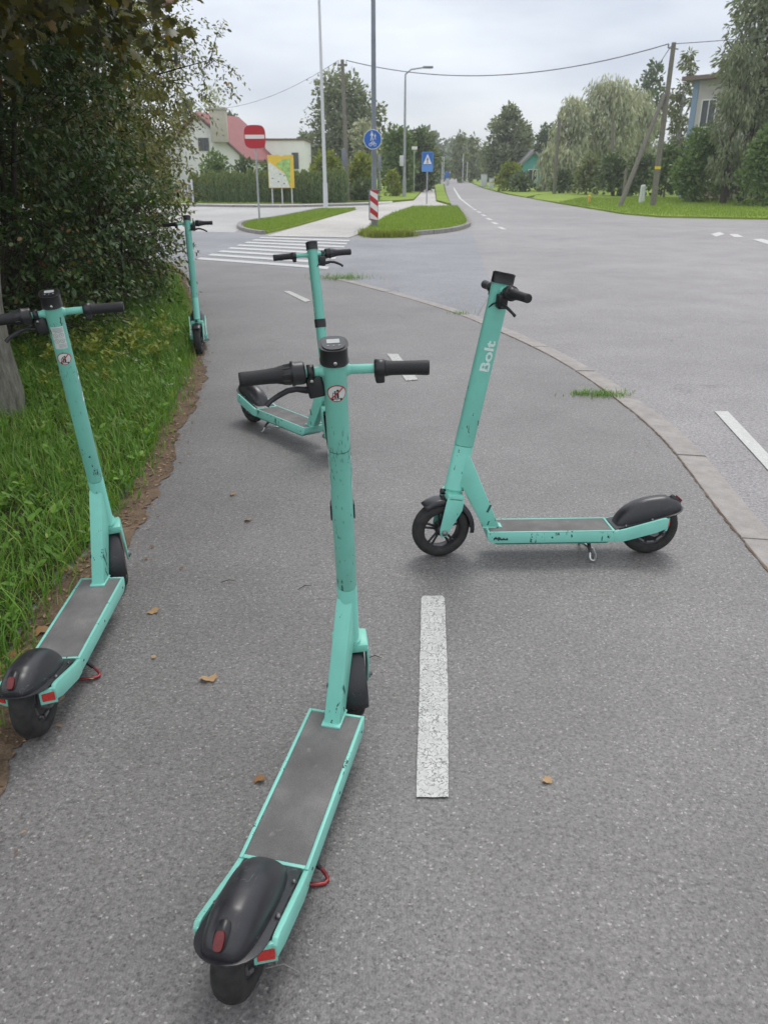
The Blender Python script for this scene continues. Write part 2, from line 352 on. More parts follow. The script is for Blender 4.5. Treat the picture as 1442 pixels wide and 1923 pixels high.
def frames(d, roll, up=(0, 0, 1)):
    """rotation matrices whose x axis is d (N,3), rolled"""
    d = d / np.linalg.norm(d, axis=1, keepdims=True); u = np.tile(np.array(up, float), (len(d), 1)); bad = np.abs(d @ np.array(up)) > .97; u[bad] = (1, 0, 0)
    y = np.cross(u, d); y /= np.linalg.norm(y, axis=1, keepdims=True); z = np.cross(d, y)
    c = np.cos(roll)[:, None]; s = np.sin(roll)[:, None]; y2 = y * c + z * s; z2 = -y * s + z * c
    return np.stack([d, y2, z2], 2)
def rdir(n, g=rng):
    v = g.normal(size=(n, 3)); return v / np.linalg.norm(v, axis=1, keepdims=True)
LEAF = ([(0, 0, 0), (.3, .22, .04), (.3, -.22, .04), (.7, .19, .02), (.7, -.19, .02), (1, 0, -.1), (.35, 0, -.03), (.7, 0, -.05)],
        [(0, 6, 1), (0, 2, 6), (1, 6, 7, 3), (6, 2, 4, 7), (3, 7, 5), (7, 4, 5)])
def maple_t():
    o = [(0, 0), (.08, .16), (-.06, .30), (.16, .30), (.26, .52), (.40, .40), (.46, .28), (.62, .34), (.80, .26), (.78, .12), (1.0, 0)]
    pts = o + [(x, -y) for x, y in o[1:-1]][::-1]
    v = [(x, y, -.25 * y * y - .12 * x * x) for x, y in pts] + [(.38, 0, .02)]
    n = len(pts); return v, [(i, (i + 1) % n, n) for i in range(n)]
MAPLE = maple_t()
CARD = ([(0, 0, 0), (.5, .3, .06), (1, 0, -.05), (.5, -.3, .06)], [(0, 3, 2, 1)])
BLADE = ([(-.5, 0, 0), (.5, 0, 0), (-.36, .12, .42), (.36, .12, .42), (-.2, .40, .78), (.2, .40, .78), (0, .8, 1.0)], [(0, 1, 3, 2), (2, 3, 5, 4), (4, 5, 6)])
def blades(name, pts, hmin, hmax, w, mat, lean=.6, seed=3, parent=None, tint=(0, 1)):
    g = np.random.default_rng(seed); N = len(pts); a = g.uniform(0, 2 * PI, N)
    h = g.uniform(hmin, hmax, N) * (0.6 + .4 * g.random(N)); c, s = np.cos(a), np.sin(a); z = np.zeros(N); o = np.ones(N)
    Rm = np.stack([np.stack([c, -s, z], 1), np.stack([s, c, z], 1), np.stack([z, z, o], 1)], 1)
    ww = w * g.uniform(.6, 1.4, N); sc = np.stack([ww, h * g.uniform(.15, lean + .3, N), h], 1)
    t = tint[0] + (tint[1] - tint[0]) * np.clip(g.normal(.45, .22, N), 0, 1)
    return inst(name, *BLADE, np.asarray(pts), Rm, sc, t, mat, parent)
def inpoly(P, poly):
    x, y = P[:, 0], P[:, 1]; r = np.zeros(len(P), bool); n = len(poly)
    for i in range(n):
        x1, y1 = poly[i]; x2, y2 = poly[(i + 1) % n]
        if y1 == y2: continue
        c = ((y1 > y) != (y2 > y)) & (x < (x2 - x1) * (y - y1) / (y2 - y1) + x1); r ^= c
    return r
def disc(r, n=28, e=2.0, rx=None):
    rx = rx or r; o = []
    for k in range(n):
        a = 2 * PI * k / n; c, s = math.cos(a), math.sin(a)
        o.append((rx * math.copysign(abs(c) ** (2 / e), c), r * math.copysign(abs(s) ** (2 / e), s)))
    return o
def cpoly(cx, cy, r, n=24): return [(cx + r * math.cos(2 * PI * k / n), cy + r * math.sin(2 * PI * k / n)) for k in range(n)]
def bar_poly(x0, y0, x1, y1, w):
    d = Vector((x1 - x0, y1 - y0)).normalized(); n = Vector((-d.y, d.x)) * w / 2
    return [(x0 + n.x, y0 + n.y), (x0 - n.x, y0 - n.y), (x1 - n.x, y1 - n.y), (x1 + n.x, y1 + n.y)]

LG = [(-0.744, 3.63), (-0.615, 3.314), (-0.827, 2.516), (-0.53, 2.1), (-0.342, 1.641), (-1.223, 2.353), (-1.256, 2.229), (-1.267, 2.808), (-1.213, 2.817), (0.44, 1.637), (-1.211, 2.108), (-0.759, 2.198), (-0.989, 2.935), (-0.811, 2.84)]
TG = [(-0.055, 2.198), (-0.637, 2.72), (-0.33, 2.664), (-0.237, 1.095)]
# ------------------------------------------------------------------ ground, road, paths
sheet('ground', [(-500, -60), (500, -60), (500, 900), (-500, 900)], -.03, 'field', 'green open ground around the streets and gardens')
sheet('road', [(-6, -4), (60, -4), (60, 27), (13.09, 28.657), (9.858, 30.016), (9.172, 32.328), (9.09, 37.074), (8.98, 43.417), (9.027, 54.559), (8.963, 62.548), (9.963, 85.384), (13.432, 134.09), (15.6, 185), (30, 235), (60, 262), (60, 275), (26, 250), (9.5, 185), (8.232, 116.007), (4.806, 65.714), (3.295, 41.268), (1.356, 39.957), (-14, 50), (-22, 30), (-22, 8), (-6, 8)], 0, 'road_asphalt', 'grey asphalt main road running off to the horizon')
sheet('side_street', [(-13.951, 42.554), (-10.14, 41.192), (-6.71, 39.293), (-3.989, 39.308), (-0.557, 41.928), (-1.13, 36.487), (-2.71, 35.455), (-3.583, 29.606), (-4.113, 24.392), (-4.015, 22.406), (-5.737, 23.027), (-7.783, 23.456)], .004, 'sheen_asphalt', 'side street behind the left grass island, its reflected light painted pale')
sheet('junction_asphalt', [(-8.007, 23.236), (-5.686, 22.814), (-3.98, 22.205), (-2.684, 20.892), (-0.861, 20.378), (-0.402, 20.212), (1.43, 20.555), (2.392, 23.053), (2.17, 19.732), (1.792, 15.08), (1.493, 11.175), (1.02, 8.9), (.5, 9.95), (-.1, 11.0), (-.8, 12.5), (-3.446, 14.975), (-4.758, 15.654), (-6.431, 16.066)], .008, 'blue_asphalt', 'newer bluish asphalt across the mouth of the side street')
sheet('footpath', [(-2.975, 21.07), (-2.549, 24.886), (-1.205, 35.967), (-0.548, 41.246), (0.448, 44.898), (1.695, 48.314), (2.721, 64.055), (5.482, 115.963), (5.9, 160), (8.2, 160), (6.712, 115.983), (2.863, 46.556), (3.218, 40.607), (1.276, 37.584), (0.273, 31.09), (-0.334, 24.893), (-0.582, 22.215), (-0.868, 20.548)], .012, 'pale_path', 'pale footpath between the two grass islands')
sheet('pavement', [(-14.937, 45.608), (-7.265, 42.593), (-4.319, 42.61), (-0.607, 45.698), (0.473, 47.407), (0.448, 44.898), (-0.557, 41.928), (-3.989, 39.308), (-6.71, 39.293), (-10.14, 41.192), (-13.951, 42.554)], .02, 'pale_path', 'narrow pavement in front of the clipped thuja hedge')

def catmull(P, step=.12):
    P = [Vector((*p, 0)) for p in P]; P = [P[0] * 2 - P[1]] + P + [P[-1] * 2 - P[-2]]; o = []
    for i in range(1, len(P) - 2):
        n = max(2, int((P[i + 1] - P[i]).length / step))
        for k in range(n):
            t = k / n; a, b, c, d = P[i - 1:i + 3]
            o.append(.5 * ((2 * b) + (c - a) * t + (2 * a - 5 * b + 4 * c - d) * t * t + (3 * b - a - 3 * c + d) * t ** 3))
    o.append(P[-2]); return [(p.x, p.y) for p in o]
KERB = [(-0.976, 12.72), (-0.154, 11.204), (0.392, 10.112), (0.839, 9.08), (1.176, 7.967), (1.425, 7.006), (1.584, 6.045), (1.659, 5.185), (1.674, 4.577), (1.644, 4.071), (1.595, 3.565), (1.565, 3.16), (1.545, 2.755), (1.535, 1.54), (1.55, -1.5)]
kc = catmull(KERB, .1)
def stones(parent, line, width, z0, z1, length, mat, side=1, gap=.012, lip=0, first=0):
    """separate kerb stones along a line, outer edge offset to one side"""
    L = [Vector((*p, 0)) for p in line]; N = []
    for i in range(len(L)):
        d = (L[min(i + 1, len(L) - 1)] - L[max(i - 1, 0)]).normalized(); N.append(Vector((d.y, -d.x, 0)) * -side)
    acc = [0]
    for i in range(1, len(L)): acc.append(acc[-1] + (L[i] - L[i - 1]).length)
    def at(s):
        s = min(max(s, 0), acc[-1]); i = max(j for j in range(len(acc)) if acc[j] <= s); i = min(i, len(L) - 2); t = (s - acc[i]) / (acc[i + 1] - acc[i])
        return L[i].lerp(L[i + 1], t), N[i].lerp(N[i + 1], t)
    s = 0; r = random.Random(int(length * 1000))
    while s < acc[-1] - .05:
        ln = length * r.uniform(.85, 1.12); a, b = s + gap / 2, min(s + ln - gap / 2, acc[-1]); m = MB(); k = 5; vs = []; dz = r.uniform(-.003, .003); dw = r.uniform(-.004, .004)
        for j in range(k):
            p, n = at(a + (b - a) * j / (k - 1)); q = p + n * (width + dw); bv = .010
            vs += [(p.x, p.y, z0), (p.x, p.y, z1 + dz - bv), (*(p + n * bv).xy, z1 + dz), (*(q - n * bv).xy, z1 + dz - lip), (q.x, q.y, z1 + dz - bv - lip), (q.x, q.y, z0)]
        fs = [(j * 6 + i, j * 6 + (i + 1) % 6, j * 6 + 6 + (i + 1) % 6, j * 6 + 6 + i) for j in range(k - 1) for i in range(6)] + [tuple(range(6))[::-1], tuple(range(k * 6 - 6, k * 6))]
        m.add(vs, fs); m.build('kerb_stone', mat, parent); s += ln
kerb = empty('kerb', (0, 0, 0), 'flush pale concrete kerb curving round the near path corner', None); kerb['kind'] = 'structure'
stones(kerb, kc, .17, -.02, .0165, 1.0, 'kerb_concrete', side=-1 if False else 1, lip=.006)
# path surface, its edge lies against the kerb
sheet('path', kc[::2] + [(1.55, -3), (-6, -3), (-6, 14.0), (-4.818, 15.859), (-3.488, 15.164), (-1.14, 13.388)], .013, 'path_asphalt', 'coarse grey asphalt shared path where the scooters stand')
# narrow gutter of darker old sealant on the path side of the kerb
def strip(name, line, o0, o1, z, mat, label, jit=0, seed=1, parent=None, kind='structure'):
    r = random.Random(seed); a, b = [], []
    for i, p in enumerate(line):
        p = Vector((*p, 0)); d = (Vector((*line[min(i + 1, len(line) - 1)], 0)) - Vector((*line[max(i - 1, 0)], 0))).normalized(); n = Vector((-d.y, d.x, 0))
        a.append((p + n * (o0 + r.uniform(-jit, jit))).xy[:]); b.append((p + n * (o1 + r.uniform(-jit, jit))).xy[:])
    m = MB(); vs = [(x, y, z) for x, y in a] + [(x, y, z) for x, y in b]; n = len(a)
    m.add(vs, [(i, i + 1, n + i + 1, n + i) for i in range(n - 1)]); o = m.build(name, mat, parent)
    if parent is None: tag(o, label, None, None, kind)
    return o
strip('soil', catmull(KERB, .03), -.004, .004, .0165, 'soil', 'thin line of dirt along the kerb joint', .004, 4)

# painted markings on the path and on the roads
def mark(name, pts, z, mat, label, group=None, cat='road marking'):
    m = MB(); P = [Vector((*p, 0)) for p in pts]; n = len(P); out = []
    for i in range(n):                       # slightly ragged outline
        a, b = P[i], P[(i + 1) % n]; k = max(2, int((b - a).length / .02)) if (b - a).length < 2 else 6
        for j in range(k):
            q = a.lerp(b, j / k); w = .0009 if j else .0
            out.append((q.x + rnd.uniform(-w, w), q.y + rnd.uniform(-w, w)))
    bm = bmesh.new(); vs = [bm.verts.new((x, y, z)) for x, y in out]; es = [bm.edges.new((vs[i], vs[(i + 1) % len(vs)])) for i in range(len(vs))]
    bmesh.ops.triangle_fill(bm, edges=es); 
    for f in bm.faces:
        f.normal_update()
        if f.normal.z < 0: f.normal_flip()
    me = bpy.data.meshes.new(name); bm.to_mesh(me); bm.free(); return tag(link(name, me, mat), label, cat, group)
mark('path_dash', [(0.15, 2.618), (0.221, 2.618), (0.228, 2.598), (0.199, 2.046), (0.165, 1.57), (0.083, 1.57), (0.11, 2.046), (0.14, 2.598)], .018, 'worn_marking', 'crackled white dash on the path right of the nearest scooter')
mark('path_dash', [(0.028, 6.954), (0.122, 6.954), (0.264, 6.009), (0.168, 5.975)], .018, 'worn_marking', 'white path dash behind the grip of the nearest scooter')
mark('path_dash', [(-1.36, 10.961), (-1.266, 10.961), (-0.913, 10.104), (-0.968, 9.973)], .018, 'worn_marking', 'short white path dash just before the zebra crossing')
mark('road_dash', [(2.232, 5.169), (2.322, 5.169), (2.159, 3.979), (2.043, 3.732)], .006, 'fresh_marking', 'long white dash on the road at the right edge')
for i, (a, b, c, d) in enumerate(((1334, 438, 1352, 437), (1372, 441, 1388, 440), (1418, 450, 1442, 448))):
    mark('road_dash', [(8.543, 21.851), (9.079, 22.652), (8.906, 21.852), (8.325, 20.924)] if i == 0 else [(9.018, 21.852), (9.241, 21.853), (8.947, 20.75), (8.708, 20.749)] if i == 1 else [(8.869, 20.073), (9.173, 20.239), (8.988, 18.987), (8.615, 18.696)], .006, 'fresh_marking', ('leftmost small white dash at the mouth of the right hand road', 'middle small white dash at the mouth of the right hand road', 'small white dash nearest the right edge at the far road mouth')[i], 'white dashes at the right hand junction')
# squares of the give-way line: short blocks marching down the middle of the main road
blk = [(942, 429, 7), (929, 419, 6), (918, 411, 5.4), (907.5, 403.5, 5), (898, 397, 4.4)]
BL = [(3.398, 24.18), (3.514, 26.637), (3.631, 29.119), (3.745, 31.693), (3.85, 34.282), (3.94, 36.778)]
for i, (x, y) in enumerate(BL):
    w = .07 ; l = .55
    mark('road_dash', [(x - w, y - l), (x + w, y - l), (x + w, y + l), (x - w, y + l)], .006, 'fresh_marking', ['nearest', 'second', 'third', 'fourth', 'fifth', 'farthest'][i] + ' white block of the dotted line on the main road', 'dotted white line of the main road')
mark('centre_line', [(3.976, 38.749), (4.002, 37.599), (4.753, 52.296), (6.694, 80.047), (7.969, 98.365), (6.544, 80.045), (4.622, 52.295)], .006, 'fresh_marking', 'thin white line running up the middle of the far road')
# zebra crossing: bars parallel to its long near edge
ZL = [(-3.48, 15.26), (-3.264, 16.181), (-3.133, 17.215), (-3.0, 18.112), (-2.904, 18.955), (-2.834, 20.04)]
za, zb = Vector((-3.48, 15.26)), Vector((-0.938, 13.618))
zd, zc = Vector((-3.032, 20.715)), Vector((-0.809, 19.724))
NB = 8
for i in range(NB):
    t0 = i / (NB - 1 + .45); t1 = t0 + .45 / (NB - 1 + .45)
    q = [za.lerp(zd, t0), zb.lerp(zc, t0), zb.lerp(zc, t1), za.lerp(zd, t1)]
    mark('zebra_bar', [tuple(v) for v in q], .014, 'fresh_marking', ['nearest white bar of the zebra crossing', 'second white bar of the zebra crossing from the scooters', 'third white bar of the zebra crossing from the scooters', 'fourth white bar of the zebra crossing from the scooters', 'fourth white bar of the zebra crossing from its far side', 'third white bar of the zebra crossing from its far side', 'second white bar of the zebra crossing from its far side', 'farthest white bar of the zebra crossing beside the footpath'][i], 'zebra crossing bars')

# grass islands (raised turf behind kerbs)
def turf(name, pts, z, label, mat='lawn'):
    bm = bmesh.new(); f = bm.faces.new([bm.verts.new((x, y, z)) for x, y in pts]); r = bmesh.ops.extrude_face_region(bm, geom=[f])
    for v in r['geom']:
        if isinstance(v, bmesh.types.BMVert): v.co.z = -.02
    bmesh.ops.triangulate(bm, faces=bm.faces[:]); bmesh.ops.recalc_face_normals(bm, faces=bm.faces)
    me = bpy.data.meshes.new(name); bm.to_mesh(me); bm.free(); o = link(name, me, mat); return tag(o, label, None, None, 'structure')
def grass_on(name, poly, n, z, hmin, hmax, w, mat, label, seed):
    g = np.random.default_rng(seed); A = np.array(poly); lo, hi = A.min(0), A.max(0)
    P = g.uniform(lo, hi, (n * 3, 2)); P = P[inpoly(P, poly)][:n]
    o = blades(name, np.c_[P, np.full(len(P), z)], hmin, hmax, w, mat, seed=seed); return tag(o, label, 'grass', None, 'stuff')
I2 = [(-0.545, 21.823), (-0.382, 24.893), (0.276, 31.479), (1.295, 38.151), (3.341, 38.746), (2.999, 32.3), (2.694, 27.067), (2.556, 25.155), (2.247, 23.714), (1.599, 22.629), (0.943, 21.448), (0.252, 20.901), (-0.282, 20.899)]
I1 = [(-4.137, 24.634), (-4.253, 26.467), (-3.583, 29.606), (-2.634, 35.96), (-1.222, 36.487), (-2.574, 25.137), (-3.062, 22.01), (-3.444, 22.408), (-3.872, 23.469)]
turf('turf', I2, .06, 'right hand grass island at the corner of the junction')
turf('turf', I1, .06, 'left hand grass island beside the zebra crossing')
grass_on('island_grass', I2, 26000, .055, .05, .13, .012, 'lawn_grass', 'short bright grass on the right hand island', 21)
grass_on('island_grass', I1, 20000, .055, .04, .10, .014, 'lawn_grass', 'short bright grass on the left hand island', 22)
FE = [(-0.54, 21.632), (-0.28, 20.723), (0.25, 20.725), (0.685, 21.081)]
g = np.random.default_rng(5); tt = g.uniform(0, 3, 1500); ii = tt.astype(int); fr = (tt - ii)[:, None]; FA = np.array(FE)
P = FA[ii] * (1 - fr) + FA[np.minimum(ii + 1, 3)] * fr + g.normal(0, .10, (1500, 2))
tag(blades('edge_grass', np.c_[P, np.full(1500, .01)], .12, .26, .016, 'tree_yellow_green', seed=6), 'long untrimmed grass at the tip of the right island', 'grass', None, 'stuff')
ik = empty('island_kerb', (0, 0, 0), 'worn concrete kerb stones round the right island', None); ik['kind'] = 'structure'
stones(ik, catmull([(0.658, 21.081), (1.089, 21.637), (1.571, 22.222), (2.088, 23.268), (2.491, 24.656), (2.711, 26.215), (3.013, 30.35), (3.334, 35.99), (3.491, 39.348)], .3), .14, -.02, .11, 1.15, 'kerb_grey', 1, .03)
ik = empty('island_kerb', (0, 0, 0), 'low kerb stones round the left island tip', None); ik['kind'] = 'structure'
stones(ik, catmull([(-3.077, 21.815), (-3.473, 22.408), (-3.902, 23.469), (-4.184, 24.633), (-4.331, 26.751), (-3.625, 29.96), (-2.695, 36.479)], .4), .13, -.02, .09, 1.2, 'kerb_grey', 1, .03)
ik = empty('far_kerb', (0, 0, 0), 'long kerb along the pavement before the thuja hedge', None); ik['kind'] = 'structure'
stones(ik, catmull([(-12.41, 41.86), (-6.71, 39.293), (-3.989, 39.308), (-0.557, 41.928)], .5), .15, -.02, .10, 1.3, 'kerb_grey', -1, .03)

# lawns on the far side
RL = [(60, 27.3), (13.238, 28.989), (9.975, 30.379), (9.289, 32.748), (9.223, 37.626), (9.134, 44.172), (8.973, 51.276), (10.369, 58.295), (12.803, 64.144), (18.287, 73.335), (24, 74), (60, 80)]
turf('lawn', RL, .05, 'wide bright lawn with poles across the road')
grass_on('lawn_grass', [(26, 27.9), (13.238, 28.989), (9.975, 30.379), (9.289, 32.748), (9.223, 37.626), (9.134, 44.172), (12, 52), (26, 52)], 60000, .045, .05, .13, .02, 'lawn_grass', 'mown grass of the wide lawn across the road', 23)
turf('lawn', [(9.13, 54.559), (9.265, 64.113), (10.301, 88.309), (14.338, 141.409), (15.9, 185), (40, 185), (40, 80), (11.049, 61.077)], .04, 'strip of far verge along the right of the main road')
turf('lawn', [(6.857, 115.985), (8.015, 116.003), (4.724, 65.713), (3.351, 42.655), (3.0, 48.323)], .05, 'narrow grass strip between far footpath and road')
turf('lawn', [(-0.618, 46.534), (0.473, 47.407), (1.761, 50.217), (2.863, 67.421), (5.738, 121.403), (5.8, 180), (-10, 180), (-10, 52)], .05, 'dark verge left of the far footpath')
turf('lawn', [(-40, 46.5), (-9.45, 44.059), (-4.467, 44.089), (-0.641, 48.299), (-1, 50), (-10, 54), (-40, 60)], .05, 'grass under the clipped thuja hedge')

# verge on the left
VE = [(-0.9, -1.5), (-1.0, 0.5), (-1.136, 1.54), (-1.213, 2.152), (-1.276, 2.684), (-1.276, 3.226), (-1.306, 3.899), (-1.435, 5.083), (-1.634, 6.5), (-2.042, 8.321), (-2.49, 10.041), (-2.988, 11.76), (-3.485, 13.478), (-4.381, 14.994), (-6.969, 16.408), (-13.935, 18.731)]
vc = catmull(VE, .12); rv = random.Random(9)
edge = [(x + rv.uniform(-.035, .035), y) for x, y in vc]
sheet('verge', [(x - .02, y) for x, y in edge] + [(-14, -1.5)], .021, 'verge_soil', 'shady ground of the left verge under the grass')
vf = catmull(VE, .025)
strip('soil', [(x + .035 * math.sin(i * .11) * math.sin(i * .041 + 1) + .012 * math.sin(i * .53), y) for i, (x, y) in enumerate(vf)], -.15, -.01, .0175, 'soil', 'brown strip of soil and leaf crumbs along the verge', .014, 8)
g = np.random.default_rng(31)
VP = [(x, y) for x, y in vc if y > 1.2] + [(-8, 18), (-8, 4)]
def scatter(n, poly, g, lo, hi):
    P = g.uniform(lo, hi, (n * 4, 2)); return P[inpoly(P, poly)][:n]
VN = [(x + .015, y) for x, y in vc if 1.3 < y < 12.5] + [(-5.8, 12.5), (-3.2, 5), (-1.6, 1.3)]
P = scatter(95000, VN, g, (-5.8, 1.3), (-1.0, 12.5))
cl = np.sin(P[:, 0] * 5.1 + 1.3) * np.sin(P[:, 1] * 4.3) + np.sin(P[:, 0] * 11 + P[:, 1] * 7) * .6
keep = g.random(len(P)) < .72 + .3 * cl; P = P[keep]
tag(blades('verge_grass', np.c_[P, np.full(len(P), .018)], .04, .13, .0065, 'verge_grass', 1.5, 32, tint=(.0, 1.25)), 'lush unmown grass on the left verge', 'grass', None, 'stuff')
P = scatter(7000, VN, g, (-5.8, 1.3), (-1.0, 12.5))
tag(blades('tall_grass', np.c_[P, np.full(len(P), .018)], .12, .22, .006, 'verge_grass', 1.3, 33, tint=(.2, 1)), 'taller tufts standing out of the left verge', 'grass', None, 'stuff')
# sparse blades creeping over the soil strip
ii = g.integers(0, len(vc) - 1, 3800); VA = np.array(vc); P = VA[ii] + np.c_[np.abs(g.normal(0, .05, 3800)) - .01, g.normal(0, .05, 3800)]; P = P[(P[:, 1] > 1.3)]
tag(blades('creeping_grass', np.c_[P, np.full(len(P), .018)], .03, .10, .006, 'verge_grass', 1.4, 34, tint=(.3, 1.1)), 'thin grass creeping over the soil edge', 'grass', None, 'stuff')
# broad leaved weeds
def rosettes(name, P, nl, size, mat, label, seed, z=.05, cat='weeds', up=(.25, .9)):
    g = np.random.default_rng(seed); N = len(P) * nl; c = np.repeat(P, nl, 0) + g.normal(0, size * .35, (N, 3)) * (1, 1, .3); a = g.uniform(0, 2 * PI, N)
    el = g.uniform(*up, N); d = np.c_[np.cos(a) * np.cos(el), np.sin(a) * np.cos(el), np.sin(el)]
    c[:, 2] = z + np.abs(g.normal(0, size * .7, N)); Rm = frames(d, g.normal(0, .5, N)); sc = size * g.uniform(.5, 1.3, N)
    return tag(inst(name, *LEAF, c, Rm, sc, g.normal(.55, .2, N), mat), label, cat, None, 'stuff')
P = scatter(900, VN, g, (-5.8, 1.3), (-1.0, 12.5)); rosettes('broadleaf_weeds', np.c_[P, np.zeros(len(P))], 12, .042, 'verge_grass', 'broad leaved weeds among the grass of the left verge', 35, .04)
P = g.normal(0, 1, (90, 2)) * (.35, .6) + (-2.5, 6.8); P = P[inpoly(P, VN)]; rosettes('leafy_weeds', np.c_[P, np.zeros(len(P))], 16, .05, 'tree_yellow_green', 'taller leafy weeds at the foot of the shrubs', 36, .12)
# leaf crumbs
ii = g.integers(0, len(vc) - 1, 11000); P = VA[ii] + np.c_[g.normal(.035, .08, 11000), g.normal(0, .06, 11000)]; N = len(P)
a = g.uniform(0, 2 * PI, N); d = np.c_[np.cos(a), np.sin(a), g.normal(0, .15, N)]
tag(inst('leaf_litter', *LEAF, np.c_[P, np.full(N, .023)], frames(d, g.normal(0, .3, N)), g.uniform(.006, .028, N), g.random(N), 'litter'), 'brown leaf crumbs along the edge of the path', 'leaf litter', None, 'stuff')
# small white flowers
fl = [(-2.172, 6.496), (-2.131, 6.535), (-2.066, 6.362), (-1.983, 6.27), (-1.946, 6.198), (-1.498, 5.464)]
for i, (x, y) in enumerate(fl):
    N = 9; g2 = np.random.default_rng(40 + i); a = np.linspace(0, 2 * PI, N, endpoint=False); r0 = .006
    o = inst('white_flower', *CARD, np.c_[x + np.cos(a) * r0, y + np.sin(a) * r0, np.full(N, .12)] + g2.normal(0, .008, (N, 3)), frames(np.c_[np.cos(a), np.sin(a), np.full(N, .2)], np.zeros(N)), np.full(N, .014), g2.random(N), 'petal')
    tag(o, ('leftmost of the tiny white flowers right of the left scooter stem', 'second tiny white flower from the left beside the left scooter stem', 'middle tiny white flower in the verge grass', 'second tiny white flower from the right in the verge cluster', 'rightmost tiny white flower of the verge cluster', 'single pale flower at the path edge of the verge')[i], 'flower', 'white flowers in the verge' if i < 5 else None)
# tufts at the kerb
def tuft(x, y, n, sx, sy, h, label, seed, mat='verge_grass'):
    g = np.random.default_rng(seed); P = np.c_[g.normal(x, sx, n), g.normal(y, sy, n), np.full(n, .015)]
    tag(blades('grass_tuft', P, h * .3, h, .005, mat, 2.6, seed, tint=(.2, 1)), label, 'weeds', None, 'stuff')
tuft(1.579, 5.569, 420, .095, .05, .045, 'flat green weed tuft growing at the kerb edge', 51); tuft(1.435, 5.589, 110, .04, .03, .035, 'small scruffy weeds left of the flat kerb tuft', 54)
tuft(-0.617, 12.366, 420, .22, .12, .12, 'weeds at the start of the kerb behind the middle scooter', 52)
tuft(0.857, 9.131, 60, .05, .04, .07, 'few blades sprouting from the kerb near the right scooter stem', 53)
# fallen leaves on the asphalt, each a thing
leafs = [(440, 936, .030, 'small tan leaf alone on the path above the other', .6), (470, 985, .034, 'tan leaf on the path left of the nearest stem', .7), (298, 1152, .040, 'buff leaf on the path beside the left scooter deck', .8), (409, 1278, .052, 'pale brown leaf left of the nearest scooter', .85), (479, 1470, .030, 'orange brown leaf touching the left side of the nearest deck', .25), (62, 1197, .060, 'curled brown leaf at the soil edge by the left scooter deck', .5), (15, 1235, .075, 'large orange brown leaf at the left edge of the picture', .35), (128, 1082, .050, 'tan leaf in the soil before the left scooter front wheel', .65), (155, 1080, .035, 'small leaf touching the left scooter brace', .75), (1032, 1472, .026, 'bleached crumpled leaf on the open asphalt at right', .95), (10, 1275, .06, 'brown leaf under the left scooter fender', .45), (290, 1245, .016, 'tiny yellow green leaf scrap on the path', .9), (275, 1055, .014, 'tiny dark red leaf scrap near the left front wheel', .02), (345, 1075, .016, 'tiny brown scrap on the path left of the nearest stem', .1)]
for i, (px, py, s, lab, ti) in enumerate(leafs):
    x, y = LG[i]; n = 1; g2 = np.random.default_rng(60 + i); a = g2.uniform(0, 6.28)
    v = np.array(MAPLE[0]); v[:, 2] += .12 * np.sin(v[:, 0] * 5 + i) + .3 * v[:, 1] ** 2
    o = inst('fallen_leaf', v, MAPLE[1], np.array([[0, 0, 0.]]), frames(np.array([[math.cos(a), math.sin(a), .05]]), np.array([g2.uniform(-.2, .2)])), np.array([s * 1.15]), np.array([ti]), 'dry_leaf')
    o.location = (x, y, .021); tag(o, lab, 'leaf', 'fallen leaves on the path')
# twigs
for i, (p, q, lab) in enumerate((((.0, 0), (.05, .0), 'thin curved twig on the path left of the nearest stem'), ((0, 0), (.06, .01), 'dark twig lying beyond the left front wheel'), ((0, 0), (.05, .03), 'short dark twig below the right scooter deck'), ((0, 0), (.07, -.01), 'pale straw beside the nearest rear wheel'))):
    x, y = TG[i]; m = MB(); m.tube([(p[0], p[1], 0), ((p[0] + q[0]) / 2, (p[1] + q[1]) / 2 + .012, .003), (q[0], q[1], .001)], [.0012, .0016, .0007], 5)
    o = m.build('twig', 'bark_dark' if i < 3 else 'kerb_concrete'); o.location = (x, y, .019); tag(o, lab, 'twig', 'twigs on the path')

